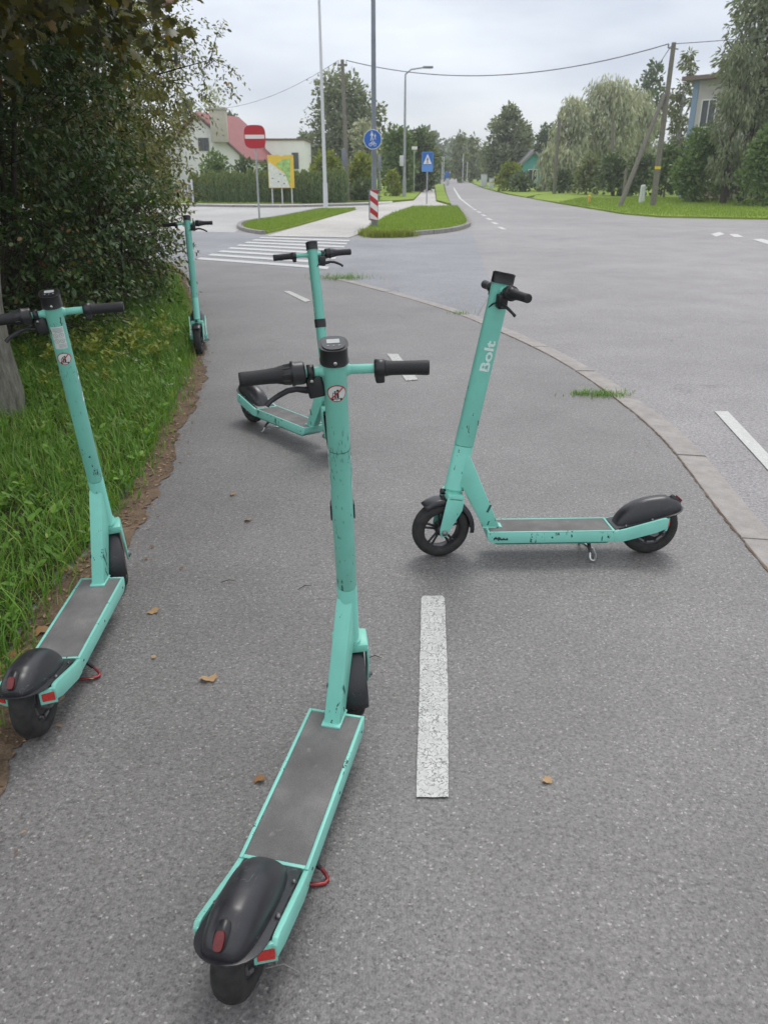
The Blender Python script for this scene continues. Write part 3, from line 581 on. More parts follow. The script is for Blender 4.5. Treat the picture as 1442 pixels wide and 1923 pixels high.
# ------------------------------------------------------------------ buildings
def quad_obj(name, pts, mat, parent, thick=None):
    m = MB(); P = [Vector(p) for p in pts]; n = (P[1] - P[0]).cross(P[2] - P[0]).normalized() * (thick or .05)
    k = len(P); m.add(P + [p + n for p in P], [tuple(range(k))[::-1], tuple(range(k, 2 * k))] + [(i, (i + 1) % k, k + (i + 1) % k, k + i) for i in range(k)]); return m.build(name, mat, parent)
def window(parent, c, ux, w, h, nrm, frame='frame_dark', bars=1, glass='glass_dark'):
    """frame (proud of the wall) > pane; c = centre, ux = unit vector along the wall"""
    c, ux, nrm = Vector(c), Vector(ux), Vector(nrm); uz = Vector((0, 0, 1)); m = MB(); t = .07
    def bx(m, a0, a1, b0, b1, d0, d1):
        vs = [c + ux * a + uz * b + nrm * d for d in (d0, d1) for a, b in ((a0, b0), (a1, b0), (a1, b1), (a0, b1))]
        m.add(vs, [(3, 2, 1, 0), (4, 5, 6, 7), (0, 1, 5, 4), (1, 2, 6, 5), (2, 3, 7, 6), (3, 0, 4, 7)])
    bx(m, -w / 2, -w / 2 + t, -h / 2, h / 2, 0, .06); bx(m, w / 2 - t, w / 2, -h / 2, h / 2, 0, .06)
    bx(m, -w / 2 + t, w / 2 - t, -h / 2, -h / 2 + t, 0, .06); bx(m, -w / 2 + t, w / 2 - t, h / 2 - t, h / 2, 0, .06)
    for k in range(bars): x = -w / 2 + w * (k + 1) / (bars + 1); bx(m, x - t / 2.4, x + t / 2.4, -h / 2 + t, h / 2 - t, .0, .055)
    f = m.build('window', frame, parent); m = MB(); bx(m, -w / 2 + t, w / 2 - t, -h / 2 + t, h / 2 - t, .004, .025); m.build('pane', glass, f); return f
# white house: gable wall towards the street, ridge running away to the right
Y0 = 62.0
pk = Vector((-13.06, 62.0, 5.319)); er = Vector((-9.917, 62.0, 2.627)); half = er.x - pk.x; ez = er.z
rd = Vector(((-11.189, 67.0, 5.266)[0] - pk.x, 5.0, 0)); rl = 10.0; rdn = rd.normalized(); L_ = rdn * rd.length
house = empty('white_house', (pk.x, 62, 0), 'white rendered house with steep red roof and beige chimney behind the thuja hedge', 'house')
def HP(v): return Vector(v) - Vector((pk.x, 62, 0))
Lb = Vector((pk.x - half, 62, 0)); Rb = Vector((er.x, 62, 0))
gx = Vector((1, 0, 0)); wt_ = .14
m = MB()
fr = [Lb, Rb, er, pk, Vector((Lb.x, 62, ez))]; bk = [p + L_ for p in fr]
m.add([HP(p) for p in fr + bk], [(0, 1, 2, 3, 4), (9, 8, 7, 6, 5)] + [(i, i + 5, (i + 1) % 5 + 5, (i + 1) % 5) for i in (0, 1, 4)]); m.build('wall', 'house_white', house)
ov = .35; sl = (er - pk); sl.normalize(); o1 = -rdn * .3
for s in (1, -1):
    e1 = Vector((pk.x + s * (half + ov), 62, ez - ov * (pk.z - ez) / half)); p0 = Vector((pk.x, 62, pk.z + .06))
    q = [p0 + o1, e1 + o1, e1 + L_ - o1, p0 + L_ - o1]; q = [HP(p) for p in q]
    quad_obj('roof', q if s > 0 else q[::-1], 'roof_red', house, -.14)
    m = MB(); a, b = HP(p0 + o1), HP(e1 + o1); m.tube([a + Vector((0, -.04, -.10)), b + Vector((0, -.04, -.10))], .10, 6); m.build('bargeboard', 'roof_edge', house)
window(house, HP((-12.829, 62.0, 3.318)) + Vector((0, -.002, 0)), (1, 0, 0), .74, .84, (0, -1, 0), 'frame_dark', 1, 'glass_dark')
cx_ = Vector((-11.566, 61.4, 4.349)); m = MB(); m.box(HP((cx_.x, 61.62, (-11.555, 61.4, 4.483)[2])), (1.1, .72, (-11.47, 61.4, 5.514)[2] - (-11.644, 61.4, 3.402)[2]), bev=.02); ch = m.build('chimney', 'chimney_beige', house)
m = MB(); m.box(HP((cx_.x, 61.62, (-11.467, 61.4, 5.547)[2])), (1.25, .86, .14)); m.build('chimney_cap', 'chimney_beige', ch)
m = MB(); m.tube([HP((pk.x + half + ov, 62, ez - .42)), HP((pk.x + half + ov, 62, ez - .42)) + L_], .08, 8); m.build('gutter', 'roof_edge', house)
# lower wall and flat roofed wing
w0, w1 = Vector((-10.214, 66.0, 2.367)), Vector((-6.052, 66.0, 3.73))
ext = MB(); ext.box(HP(((w0.x + w1.x) / 2 + .6, 69, w1.z / 2)), (w1.x - w0.x - 1.2, 6, w1.z)); ext.build('wing', 'house_white', house)
m = MB(); m.box(HP(((w0.x + w1.x) / 2 + .6, 69, w1.z + .05)), (w1.x - w0.x - 1.0, 6.2, .12)); m.build('wing_roof', 'roof_edge', house)
window(house, HP((-6.76, 66.0, 2.293)) + Vector((0, -.002, 0)), (1, 0, 0), .5, 1.15, (0, -1, 0), 'frame_dark', 0)
# grey shed to the right of the wing
sh0, sh1 = Vector((-6.513, 72.0, 2.852)), Vector((-5.716, 72.0, 2.852))
sh = empty('garden_shed', (sh0.x, 72, 0), 'low grey outbuilding with brown roof beside the white wing', 'shed')
m = MB(); m.box((.6, 2, sh0.z / 2 - .3), (2.6, 4, sh0.z - .6)); m.build('wall', 'kerb_grey', sh); m = MB(); m.box((.6, 2, sh0.z - .48), (2.9, 4.4, .24)); m.build('roof', 'roof_brown', sh)
# apartment house at the right
a0 = Vector((18.003, 52.0, 2.186)); at_ = Vector((17.375, 52.0, 6.366))
apt = empty('apartment_house', (a0.x, 52, 0), 'beige two storey house with blue corner strip half hidden by the birch', 'building')
# wall runs from the blue corner towards the right and nearer to the viewer
wd = Vector((1, -1.15, 0)).normalized(); wn_ = Vector((-1.15, -1, 0)).normalized(); H = at_.z
def slab(name, a, b, z0, z1, d0, d1, mat, par=apt):
    vs = [wd * x + wn_ * d + Vector((0, 0, z)) for z in (z0, z1) for x, d in ((a, d0), (b, d0), (b, d1), (a, d1))]
    m = MB(); m.add(vs, [(3, 2, 1, 0), (4, 5, 6, 7), (0, 1, 5, 4), (1, 2, 6, 5), (2, 3, 7, 6), (3, 0, 4, 7)]); return m.build(name, mat, par)
slab('wall', .35, 17, .7, H, -9, 0, 'wall_beige'); slab('plinth', .35, 17, 0, .698, -9, .04, 'wall_pink'); slab('corner_strip', 0, .347, 0, H, -9, .03, 'wall_blue')
slab('roof', -.5, 17.5, H + .003, H + .22, -9.6, .55, 'roof_brown'); rf = slab('roof_slope', .2, 17, H + .223, H + .5, -8.5, -1.6, 'roof_brown')
for z, rows in ((H - 1.75, 6), (H - 4.75, 6)):
    for k in range(rows):
        x = 1.15 + k * 1.75; window(apt, wd * x + wn_ * .002 + Vector((0, 0, z)), wd, .95, 1.5, wn_, 'frame_white', 1)
# small teal house far right of the road
t0 = Vector((15.908, 92.0, 3.646)); th = empty('teal_house', (t0.x, 92, 0), 'small teal wooden house with grey roof behind the yellow green bush', 'house')
e0 = Vector((14.533, 92.0, 2.303)); hw_ = t0.x - e0.x; m = MB(); fr = [Vector((-hw_, 0, 0)), Vector((hw_, 0, 0)), Vector((hw_, 0, e0.z)), Vector((0, 0, t0.z)), Vector((-hw_, 0, e0.z))]; bk = [p + Vector((0, 8, 0)) for p in fr]
m.add(fr + bk, [(0, 1, 2, 3, 4), (9, 8, 7, 6, 5)] + [(i, i + 5, (i + 1) % 5 + 5, (i + 1) % 5) for i in (0, 1, 4)]); m.build('wall', 'wall_teal', th)
for s in (1, -1):
    q = [Vector((0, -.4, t0.z + .1)), Vector((s * (hw_ + .4), -.4, e0.z - .3)), Vector((s * (hw_ + .4), 8.3, e0.z - .3)), Vector((0, 8.3, t0.z + .1))]; quad_obj('roof', q if s > 0 else q[::-1], 'roof_grey', th, -.22)
window(th, (0, -.002, e0.z * .5), (1, 0, 0), 1.0, 1.3, (0, -1, 0), 'frame_white', 1)

# ------------------------------------------------------------------ poles, lamps and signs
def post(m, x, y, z0, z1, r0, r1, lean=(0, 0), seg=12): m.tube([(x, y, z0), (x + lean[0] * .5, y + lean[1] * .5, (z0 + z1) / 2), (x + lean[0], y + lean[1], z1)], [r0, (r0 + r1) / 2, r1], seg)
def lamp_post(base, top_z, r0, r1, label, arm, mat='galvanised', lean=(0, 0), armlen=1.3):
    x, y = base; o = empty('street_lamp', (x, y, 0), label, 'street lamp', 0, 'street lamps along the road')
    m = MB(); post(m, 0, 0, 0, top_z, r0, r1, lean); pole = m.build('pole', mat, o)
    m = MB(); a = Vector(arm).normalized(); T = Vector((lean[0], lean[1], top_z)); m.tube([T - Vector((0, 0, .1)), T + Vector((0, 0, .35)), T + a * .35 + Vector((0, 0, .62)), T + a * armlen + Vector((0, 0, .72))], [r1, r1 * .9, r1 * .8, r1 * .7], 10); m.build('arm', mat, o)
    m = MB(); c = T + a * (armlen + .28) + Vector((0, 0, .74)); ang = math.atan2(a.y, a.x); m.box(c, (.62, .24, .11), Matrix.Rotation(ang, 3, 'Z'), .03); h = m.build('lamp_head', 'galvanised_dark', o)
    m = MB(); m.box(c - Vector((0, 0, .065)), (.42, .16, .02), Matrix.Rotation(ang, 3, 'Z')); m.build('lens', 'sign_white', h)
    m = MB(); m.tube([(0, 0, .0), (0, 0, 1.05)], [r0 * 1.25, r0 * 1.15], 12); m.build('base_sleeve', mat, o); return o
l1 = lamp_post((-2.584, 37.564), 9.4, .085, .045, 'tall pale lamp post on the left grass island', (1, -.3, 0), 'white_metal', (-.05, 0))
l2 = lamp_post((-0.276, 23.934), 7.6, .075, .05, 'galvanised lamp post carrying the round blue sign and striped panel', (1, .2, 0), 'galvanised_dark', (0, 0))
tz = (1.27, 55.0, 6.644)[2]
l3 = lamp_post((1.306, 55.0, -0.046)[:2], tz, .10, .055, 'distant lamp post with curved arm beside the dark evergreens', (1, 0, 0), 'galvanised', (0, 0), 1.1)
m = MB(); m.box((-.18, -.1, (1.148, 55.0, 2.161)[2]), (.26, .2, .62), bev=.02); m.build('meter_box', 'white_metal', l3)
# round blue sign: pedestrians above bicycle
Ys = 23.65; c = Vector((-0.304, 23.5, 2.3)); o = empty('path_sign', (c.x, c.y - .10, c.z), 'round blue path sign with white figures fixed to the middle lamp post', 'traffic sign')
fn = lambda u, v, w: (u, -w, v)
m = MB(); m.prism(disc(.245, 40), (0, .018), fn); m.build('rim', 'sign_white', o); m = MB(); m.prism(disc(.228, 40), (.0185, .024), fn); m.build('face', 'sign_blue', o)
m = MB()
def fig(m, cx, cy, s, w=(.0245, .028)):
    m.prism(cpoly(cx, cy + .42 * s, .075 * s, 12), w, fn)
    for p in ([(-.09, .32), (.09, .32), (.06, -.02), (-.06, -.02)], [(-.06, -.03), (0, -.03), (-.10, -.45), (-.17, -.43)], [(0, -.03), (.06, -.03), (.16, -.43), (.09, -.46)], [(.095, .31), (.20, .05), (.15, .03), (.07, .22)], [(-.095, .31), (-.20, .06), (-.15, .03), (-.07, .22)]):
        m.prism([(cx + a * s, cy + b * s) for a, b in p], w, fn)
fig(m, -.02, .075, .24); fig(m, .065, .06, .15)
for k in (-.06, .06):
    q = cpoly(k, -.125, .042, 16); q2 = cpoly(k, -.125, .030, 16)
    for j in range(16): m.prism([q[j], q[(j + 1) % 16], q2[(j + 1) % 16], q2[j]], (.0245, .028), fn)
for b in (bar_poly(-.06, -.125, -.02, -.06, .012), bar_poly(-.02, -.06, .04, -.065, .012), bar_poly(.04, -.05, .06, -.125, .012), bar_poly(-.02, -.065, .0, -.125, .012), bar_poly(0, -.125, .04, -.065, .012)): m.prism(b, (.0245, .028), fn)
m.build('symbol', 'sign_white', o)
for z_ in (.08, -.08): MB().tube([(-.09, .03, z_), (.09, .03, z_)], .015, 6).build('clamp', 'galvanised_dark', o)
# striped hazard panel
p0, p1 = Vector((-0.285, 23.5, 0.266)), Vector((-0.296, 23.5, 1.038)); hh_ = (p1.z - p0.z); w_ = .21
o = empty('hazard_panel', (p0.x + .01, p0.y - .13, p0.z), 'red and white striped panel low on the middle lamp post', 'traffic sign')
m = MB(); m.box((0, .012, hh_ / 2), (w_ + .02, .02, hh_ + .02)); m.build('backing', 'sign_back', o); m = MB(); m.box((0, -.002, hh_ / 2), (w_, .006, hh_)); m.build('face', 'sign_white', o)
for k in range(-1, 5):
    a = hh_ * (k * .40 + .06); hb_ = hh_ * .19; sk_ = w_ * .75; poly = [(-w_ / 2, a + sk_), (w_ / 2, a), (w_ / 2, a + hb_), (-w_ / 2, a + hb_ + sk_)]
    cl = [(u, min(max(v, 0), hh_)) for u, v in poly]
    if max(v for u, v in cl) - min(v for u, v in cl) > .02: m = MB(); m.prism(cl, (.0055, .008), fn); m.build('stripe', 'sign_red', o)
m = MB(); m.box((-w_ / 2 - .03, .08, hh_ / 2), (.02, .16, hh_), bev=.003); m.build('side_flange', 'sign_back', o)
# no entry sign
b = (-4.0, 27.042); c = Vector((-3.991, 26.7, 2.498)); o = empty('no_entry_sign', (b[0], b[1], 0), 'red no entry sign with white bar on a thin grey post', 'traffic sign')
dx = c.x - b[0]; zt = c.z; m = MB(); m.tube([(0, 0, .04), (dx, 0, zt + .25)], .03, 10); m.build('post', 'galvanised', o)
m = MB(); m.prism(disc(.325, 40, 3.6), (.035, .055), lambda u, v, w: (dx + u, -w, zt + v)); pl = m.build('plate', 'sign_red', o); m = MB(); m.prism([(-.30, -.055), (.30, -.055), (.30, .055), (-.30, .055)], (.0555, .06), lambda u, v, w: (dx + u, -w, zt + v)); m.build('bar', 'sign_white', pl)
m = MB(); m.prism(disc(.33, 40, 3.6), (.03, .0345), lambda u, v, w: (dx + u, -w, zt + v)); m.build('back', 'sign_back', pl)
# pedestrian crossing sign
b = (2.16, 43.0, 0.013); c = Vector((2.118, 43.0, 1.966)); o = empty('crossing_sign', (b[0], 43, 0), 'square blue pedestrian crossing sign beside the far footpath', 'traffic sign')
m = MB(); m.tube([(0, 0, 0), (0, 0, c.z + .3)], .032, 10); m.build('post', 'galvanised', o); f2 = lambda u, v, w: (u, -w, c.z + v)
m = MB(); m.prism([(-.28, -.45), (.28, -.45), (.28, .45), (-.28, .45)], (.035, .055), f2); pl = m.build('plate', 'sign_pale_blue', o)
m = MB(); m.prism([(-.25, -.14), (.25, -.14), (.25, .42), (-.25, .42)], (.0555, .058), f2); m.build('face', 'sign_blue', pl)
m = MB(); m.prism([(-.21, -.10), (.21, -.10), (0, .36)], (.0585, .061), f2); m.build('triangle', 'sign_white', pl)
m = MB(); fn_ = fn; fn = lambda u, v, w: (u, -w - .037, c.z + v); fig(m, 0, .06, .30); fn = fn_; m.build('walker', 'decal_black', pl)
# town map board on three legs
q = [Vector((-5.823, 43.6, 2.265)), Vector((-4.694, 43.6, 2.314)), Vector((-4.602, 43.6, 0.777)), Vector((-5.721, 43.6, 0.727))]
cx = (q[0].x + q[2].x) / 2; zb_, zt_ = (q[2].z + q[3].z) / 2, (q[0].z + q[1].z) / 2; w_ = 1.30; h_ = zt_ - zb_
o = empty('map_board', (cx, 43.6, 0), 'yellow framed town map board on three thin legs before the hedge', 'notice board'); o.rotation_euler = (0, 0, R(6)); f3 = lambda u, v, w: (u, -w, zb_ + v)
for x in (-.5, 0, .5): m = MB(); m.box((x, .03, zb_ / 2 + .3), (.06, .06, zb_ + .6)); m.build('leg', 'white_metal', o)
hw2 = w_ / 2; m = MB(); m.prism([(-hw2, 0), (hw2, 0), (hw2, h_), (.18, h_), (.05, h_ - .06), (-.1, h_), (-hw2, h_)], (.0, .05), f3); bd = m.build('panel', 'board_yellow', o)
m = MB(); m.prism([(-hw2 + .02, .03), (.42, .03), (.2, h_ * .42), (-hw2 + .10, h_ * .78), (-hw2 + .02, h_ * .76)], (.0505, .053), f3); m.build('legend', 'board_white', bd)
m = MB(); m.prism([(.43, .06), (.50, h_ * .9), (.1, h_ * .86), (-.25, h_ * .72), (.2, h_ * .44)], (.0505, .053), f3); m.build('map', 'board_green', bd)
m = MB(); r5 = random.Random(5)
for k in range(7): x, y = r5.uniform(-.5, .15), r5.uniform(.1, .8); m.prism([(x, y), (x + .09, y), (x + .09, y + .06), (x, y + .06)], (.0535, .055), f3) if y < h_ * .4 + (.2 - x) * .4 else None
m.build('map_symbols', 'decal_grey', bd)
# posts seen edge on or from behind
def back_sign(px, name, label, b, top, plate, y, r=.03, pm='sign_back', w=.30, cat='traffic sign'):
    o = empty(name, (b[0], y, 0), label, cat); m = MB(); m.tube([(0, 0, 0), (0, 0, top)], r, 8); m.build('post', 'galvanised', o)
    z0, z1 = plate; m = MB(); m.box((0, -.05, (z0 + z1) / 2), (w, .03, z1 - z0), bev=.01); m.build('plate', pm, o); return o
back_sign(0, 'street_sign', 'narrow dark sign seen from behind on a post before the wooden pole', (-2.095, 45.0, 0.075), (-2.045, 45.0, 2.643)[2], ((-20.056, 45.0, 1.78)[2], (-19.896, 45.0, 2.614)[2]), 45, .035, 'sign_back', .22)
back_sign(0, 'street_sign', 'grey post with narrow plate just right of the middle lamp post', (-0.245, 48.0, 0.065), (-0.24, 48.0, 2.398)[2], ((-21.424, 48.0, 1.636)[2], (-21.284, 48.0, 2.367)[2]), 48, .03, 'galvanised_dark', .2)
back_sign(0, 'street_sign', 'thin post with small lamp like box before the dark evergreens', (2.172, 62.0, -0.169), (2.121, 62.0, 3.149)[2], ((-27.425, 62.0, 2.97)[2], (-27.385, 62.0, 3.177)[2]), 62, .03, 'sign_white', .4)
o = back_sign(0, 'direction_sign', 'small blue sign far down the road', (8.581, 118.0, 0.381), (8.543, 118.0, 1.595)[2], ((-52.875, 118.0, 0.775)[2], (-52.733, 118.0, 1.515)[2]), 118, .05, 'sign_blue', .75)
for px, y0, y1, yy, lab in ((829, 304, 334, 110, 'thin white post left of the far blue sign'), (832, 304, 334, 116, 'second thin white post near the far blue sign'), (868, 300, 334, 125, 'tall thin pole before the far birches'), (876, 312, 334, 130, 'short thin pole before the far birches')):
    a = Vector((7.908, 118.0, 0.787))
    x = (px - 721) / 1482.1 * (yy * 0.9185 + 0.589); zt = 1.489 + yy * (326 - y0) / 1482.1 * 1.13
    o = empty('road_post', (x, yy, 0), lab, 'post'); m = MB(); m.tube([(0, 0, 0), (0, 0, zt)], .05, 8); m.build('pole', 'white_metal', o); m = MB(); m.box((0, 0, zt), (.12, .12, .06)); m.build('cap', 'galvanised', o)
for px, y0, yy, lab, s in ((840, 323, 105, 'small white roadside box at the far left verge', .5), (908, 318, 95, 'white roadside cabinet before the yellow green bush', .8), (922, 318, 84, 'pale cabinet by the far right verge', .6)):
    x = (px - 721) / 1482.1 * (yy * 0.9185 + 0.589); o = empty('roadside_cabinet', (x, yy, 0), lab, 'cabinet'); m = MB(); m.box((0, 0, s * .8), (s * .8, s * .5, s * 1.6), bev=.03); m.build('box', 'white_metal', o); m = MB(); m.box((0, 0, s * 1.63), (s * .9, s * .6, .06)); m.build('lid', 'galvanised', o)
# wooden poles
def wood_pole(name, base, top, r0, r1, label, y, cat='utility pole'):
    """base and top are points of the pole's axis"""
    b, t_ = Vector(base), Vector(top); o = empty(name, (b.x, b.y, 0), label, cat); m = MB(); d = t_ - Vector((b.x, b.y, 0)); m.tube([(0, 0, -.1), d * .5, d], [r0, (r0 + r1) / 2, r1], 10); m.build('pole', 'pole_wood', o); return o, d
wp1, d1 = wood_pole('utility_pole', (-2.011, 47.0, 0.012), (-2.165, 47.0, 6.87), .13, .09, 'tall wooden pole by the hedge left of the middle lamp post', 47)
m = MB(); m.box(d1 + Vector((0, 0, -.25)), (.5, .1, .1)); xa = m.build('crossarm', 'pole_wood', wp1)
m = MB()
for x in (-.2, .2): m.tube([d1 + Vector((x, 0, -.2)), d1 + Vector((x, 0, -.02))], .035, 8)
m.build('insulators', 'sign_white', xa)
wp2, d2 = wood_pole('utility_pole', (12.596, 39.7, 0.012), (12.626, 39.7, 6.686), .15, .10, 'tall leaning wooden pole on the right lawn', 39.7)
b = Vector((10.641, 38.4, 0.015)); t2 = Vector((12.46, 39.6, 4.66))
m = MB(); P0 = Vector((b.x - wp2.location.x, b.y - 39.7, -.1)); m.tube([P0, Vector((t2.x - wp2.location.x, t2.y - 39.7, t2.z))], [.11, .09], 10); m.build('strut', 'pole_wood', wp2)
zz = (12.462, 39.6, 1.684)[2]; fx = d2 * (zz / d2.z); m = MB(); m.tube([fx - Vector((0, 0, .06)), fx + Vector((0, 0, .06))], .142, 12); m.build('yellow_tag', 'yellow', wp2)
m = MB(); m.tube([d2 + Vector((-.2, 0, -.2)), d2 + Vector((.22, 0, -.25))], .03, 6); m.tube([d2 + Vector((-.22, 0, -.22)), d2 + Vector((-.22, 0, -.05))], .035, 6); m.build('bracket', 'galvanised_dark', wp2)
wp3, d3 = wood_pole('utility_pole', (12.381, 62.0, -0.022), (12.329, 62.0, 4.989), .14, .11, 'wooden pole in front of the grey willow', 62)
wp4, d4 = wood_pole('utility_pole', (18.093, 68.0, -0.168), (17.7, 68.0, 5.107), .16, .12, 'wooden pole among the bushes right of the grey willow', 68)
wp5, d5 = wood_pole('pole_stub', (12.378, 44.0, 0.109), (12.38, 44.0, 1.68), .09, .08, 'short wooden stub behind the foot of the leaning strut', 44, 'post')
for i, (px, lab) in enumerate(((1195, 'left one of two short white posts on the right lawn'), (1203, 'right one of two short white posts on the right lawn'))):
    x = (px - 721) / 1482.1 * (44 * 0.9185 + 0.589); yy = 43.5 + i * .8; x += .20 * i; o = empty('marker_post', (x, yy, .05), lab, 'post', 0, 'short white posts on the lawn'); m = MB(); m.tube([(0, 0, 0), (.03 - .08 * i, 0, .78)], [.085, .08], 10); m.build('post', 'white_metal', o); m = MB(); m.tube([(.03 - .08 * i, 0, .78), (.03 - .08 * i, 0, .86)], [.08, .04], 10); m.build('tip', 'white_metal', o)
x = (10.384, 43.0, -0.011)[0]; o = empty('marker_post', (x, 43, .05), 'small orange yellow marker in the grass near the road edge', 'post'); m = MB(); m.tube([(0, 0, 0), (0, 0, .34)], .07, 10); m.build('post', 'orange', o); m = MB(); m.tube([(0, 0, .34), (0, 0, .42)], [.075, .03], 10); m.build('tip', 'yellow', o)
# wires
def wire(a, b, sag, label, r=.02):
    a, b = Vector(a), Vector(b); m = MB(); n = 24; m.tube([a.lerp(b, k / n) - Vector((0, 0, sag * 4 * (k / n) * (1 - k / n))) for k in range(n + 1)], r, 5, False); tag(m.build('overhead_wire', 'wire_black'), label, 'wire')
T1 = wp1.location + d1 + Vector((.2, 0, -.03)); T2 = wp2.location + d2 + Vector((-.22, 0, -.05))
wire(T2, T1, .95, 'overhead cable sagging across the road between the wooden poles', .022)
wire(T1 - Vector((.4, 0, 0)), (-11.799, 61.0, 5.487), .5, 'thin overhead wire running left to the white house', .011)
wire(T2 + Vector((.1, 0, -.1)), wp4.location + d4, .3, 'thin wire from the leaning pole to the pole in the bushes', .016)
wire(T2 + Vector((.2, 0, 0)), (24, 36, 7.6), .2, 'thin wire from the leaning pole into the birch', .016)
# white gate piece in the hedge gap
x = (-10.38, 44.0, 0.259)[0]; o = empty('garden_gate', (x, 44.2, .05), 'small white gate in the gap of the thuja hedge', 'gate')
for k in range(2): m = MB(); m.box((-.45 + .9 * k, 0, .55), (.09, .09, 1.1)); m.build('gate_post', 'white_metal', o)
m = MB(); m.box((0, 0, .9), (.8, .04, .08)); m.build('top_rail', 'white_metal', o)
for k in range(5): m = MB(); m.box((-.32 + .16 * k, 0, .45), (.06, .03, .8)); m.build('slat', 'kerb_grey', o)

# ------------------------------------------------------------------ trees, shrubs and hedges beyond the streets
def limb_set(m, h, R0, r, n, zt, spread):
    m.tube([(0, 0, -.15), (r.uniform(-.1, .1) * R0 * 8, 0, h * .35), (r.uniform(-.2, .2), r.uniform(-.2, .2), h * .75)], [R0 * 1.25, R0 * .8, R0 * .3], 9)
    for k in range(n):
        a = 2 * PI * k / n + r.uniform(-.4, .4); z = h * r.uniform(.22, .6); q = Vector((math.cos(a), math.sin(a), 0)) * spread * r.uniform(.5, .85)
        m.tube([(0, 0, z), (q.x * .45, q.y * .45, z + h * .09), (q.x, q.y, min(z + h * r.uniform(.15, .32), h * .95))], [R0 * .45, R0 * .28, R0 * .1], 6)
def tree(name, label, cat, x, y, w, h, z0, mat, shape='round', s=.2, dens=3.3, lumps=26, seed=1, group=None, bk='bark_grey', depth=None, trunk=True):
    """w, h: crown width and total height; z0: where the crown starts; s: leaf clump size"""
    lumps = int(lumps * 1.6); o = empty(name, (x, y, 0), label, cat, 0, group); r = random.Random(seed); g = np.random.default_rng(seed)
    if trunk: m = MB(); limb_set(m, h, max(.05, h * .020), r, 7, h, w / 2); m.build('trunk', bk, o)
    dp = depth or w * .8; ch = h - z0; cs = []; rr = []
    for k in range(lumps):
        t = (k + r.random()) / lumps; a = r.uniform(0, 2 * PI)
        if shape == 'cone': rad = (1 - t) ** .75 * .80 + .05
        elif shape == 'tall': rad = (math.sin(PI * min(1, t * .92 + .10)) ** .55) * .75
        elif shape == 'bush': rad = math.sqrt(max(0, 1 - t * t)) * .72
        else: rad = math.sqrt(max(0, 1 - (2 * t - .85) ** 2 / 1.4)) * .70
        rad *= r.uniform(.35, 1) ** .5
        lr = (.19 if shape != 'cone' else .15) * min(w, ch * 1.2) * r.uniform(.7, 1.25) * (1 - .35 * t * (shape in ('cone', 'tall')))
        cs.append((math.cos(a) * rad * w / 2, math.sin(a) * rad * dp / 2, z0 + lr * .5 + t * (ch - lr * 1.3))); rr.append(lr)
    cs, rr = np.array(cs), np.array(rr); n = int(dens * 1.7 * w * ch / (.3 * s * s) * .8); n = min(n, 60000); lumps_ = lumps
    idx = g.choice(lumps, n, p=rr ** 2 / (rr ** 2).sum()); d = rdir(n, g); d[:, 2] = d[:, 2] * .85 + .12
    rad = rr[idx] * (g.random(n) ** .30) * (1 + .22 * g.normal(size=n) * (g.random(n) < .25))
    P = cs[idx] + d * rad[:, None]
    tint = .42 + .16 * g.normal(size=n) + .10 * (g.normal(size=lumps))[idx]
    if shape == 'willow' or name == 'willow':
        P[:, 2] -= np.abs(g.normal(0, .28, n)) * rr[idx]; dr = d * (.35, .35, .1) + (0, 0, -1); dr += g.normal(0, .22, (n, 3)); sc = np.c_[s * g.uniform(.8, 1.7, n), s * g.uniform(.4, .7, n), s * np.ones(n)]
    elif name == 'birch': dr = d * .7 + (0, 0, -.75) + g.normal(0, .35, (n, 3)); sc = np.c_[s * g.uniform(.8, 1.6, n), s * g.uniform(.5, .9, n), s * np.ones(n)]
    else: dr = d + g.normal(0, .6, (n, 3)); sc = s * g.uniform(.6, 1.3, (n, 1)) * np.ones((1, 3))
    P[:, 2] = np.maximum(P[:, 2], .05)
    inst('crown', *CARD, P, frames(dr, g.uniform(0, 6.28, n)), sc, tint, mat, o)
    return o
def spot(px, Y): return (px - 721) / 1482.1 * (Y * 0.9185 + 0.589)
def TR(name, label, cat, px0, px1, ytop, Y, mat, shape, seed, ybot=None, **k):
    """plant between two sight lines at distance Y, up to the height that ytop stands for"""
    w = spot(px1, Y) - spot(px0, Y); v = (961.5 - ytop) / 1482.1; h = 1.4893 + Y * (v * 0.9185 - 0.3954) / (0.9185 + v * 0.3954)
    z0 = .0 if ybot is None else max(0, 1.4893 + Y * (((961.5 - ybot) / 1482.1) * 0.9185 - 0.3954) / (0.9185 + ((961.5 - ybot) / 1482.1) * 0.3954))
    return tree(name, label, cat, (spot(px0, Y) + spot(px1, Y)) / 2, Y, w, h, z0, mat, shape, s=k.pop('s', .0048 * Y), seed=seed, **k)
TR('tree', 'large grey green tree behind the wooden pole', 'tree', 568, 712, 132, 78, 'tree_soft_green', 'round', 1, 335, lumps=60, dens=4.4, bk='bark_dark')
TR('tree', 'silvery small tree right below the large grey green tree', 'tree', 655, 722, 225, 74, 'tree_grey_green', 'round', 2, 335)
TR('tree', 'sparse spiky tree just behind the middle lamp post', 'tree', 690, 735, 188, 80, 'tree_olive', 'tall', 3, 300, dens=1.5)
TR('tree', 'dark low tree far behind the flat roofed wing', 'tree', 556, 596, 250, 95, 'tree_dark_green', 'round', 4, 340)
TR('bush', 'yellow green bush left of the wooden pole', 'bush', 578, 650, 284, 50, 'tree_yellow_green', 'bush', 5, 372)
TR('bush', 'yellow green bush right of the wooden pole', 'bush', 644, 706, 286, 51, 'tree_yellow_green', 'bush', 6, 372)
TR('hedge_block', 'dark blue green clipped hedge behind the middle lamp post', 'hedge', 652, 716, 334, 48, 'tree_dark_green', 'bush', 7, 380, dens=5, trunk=False)
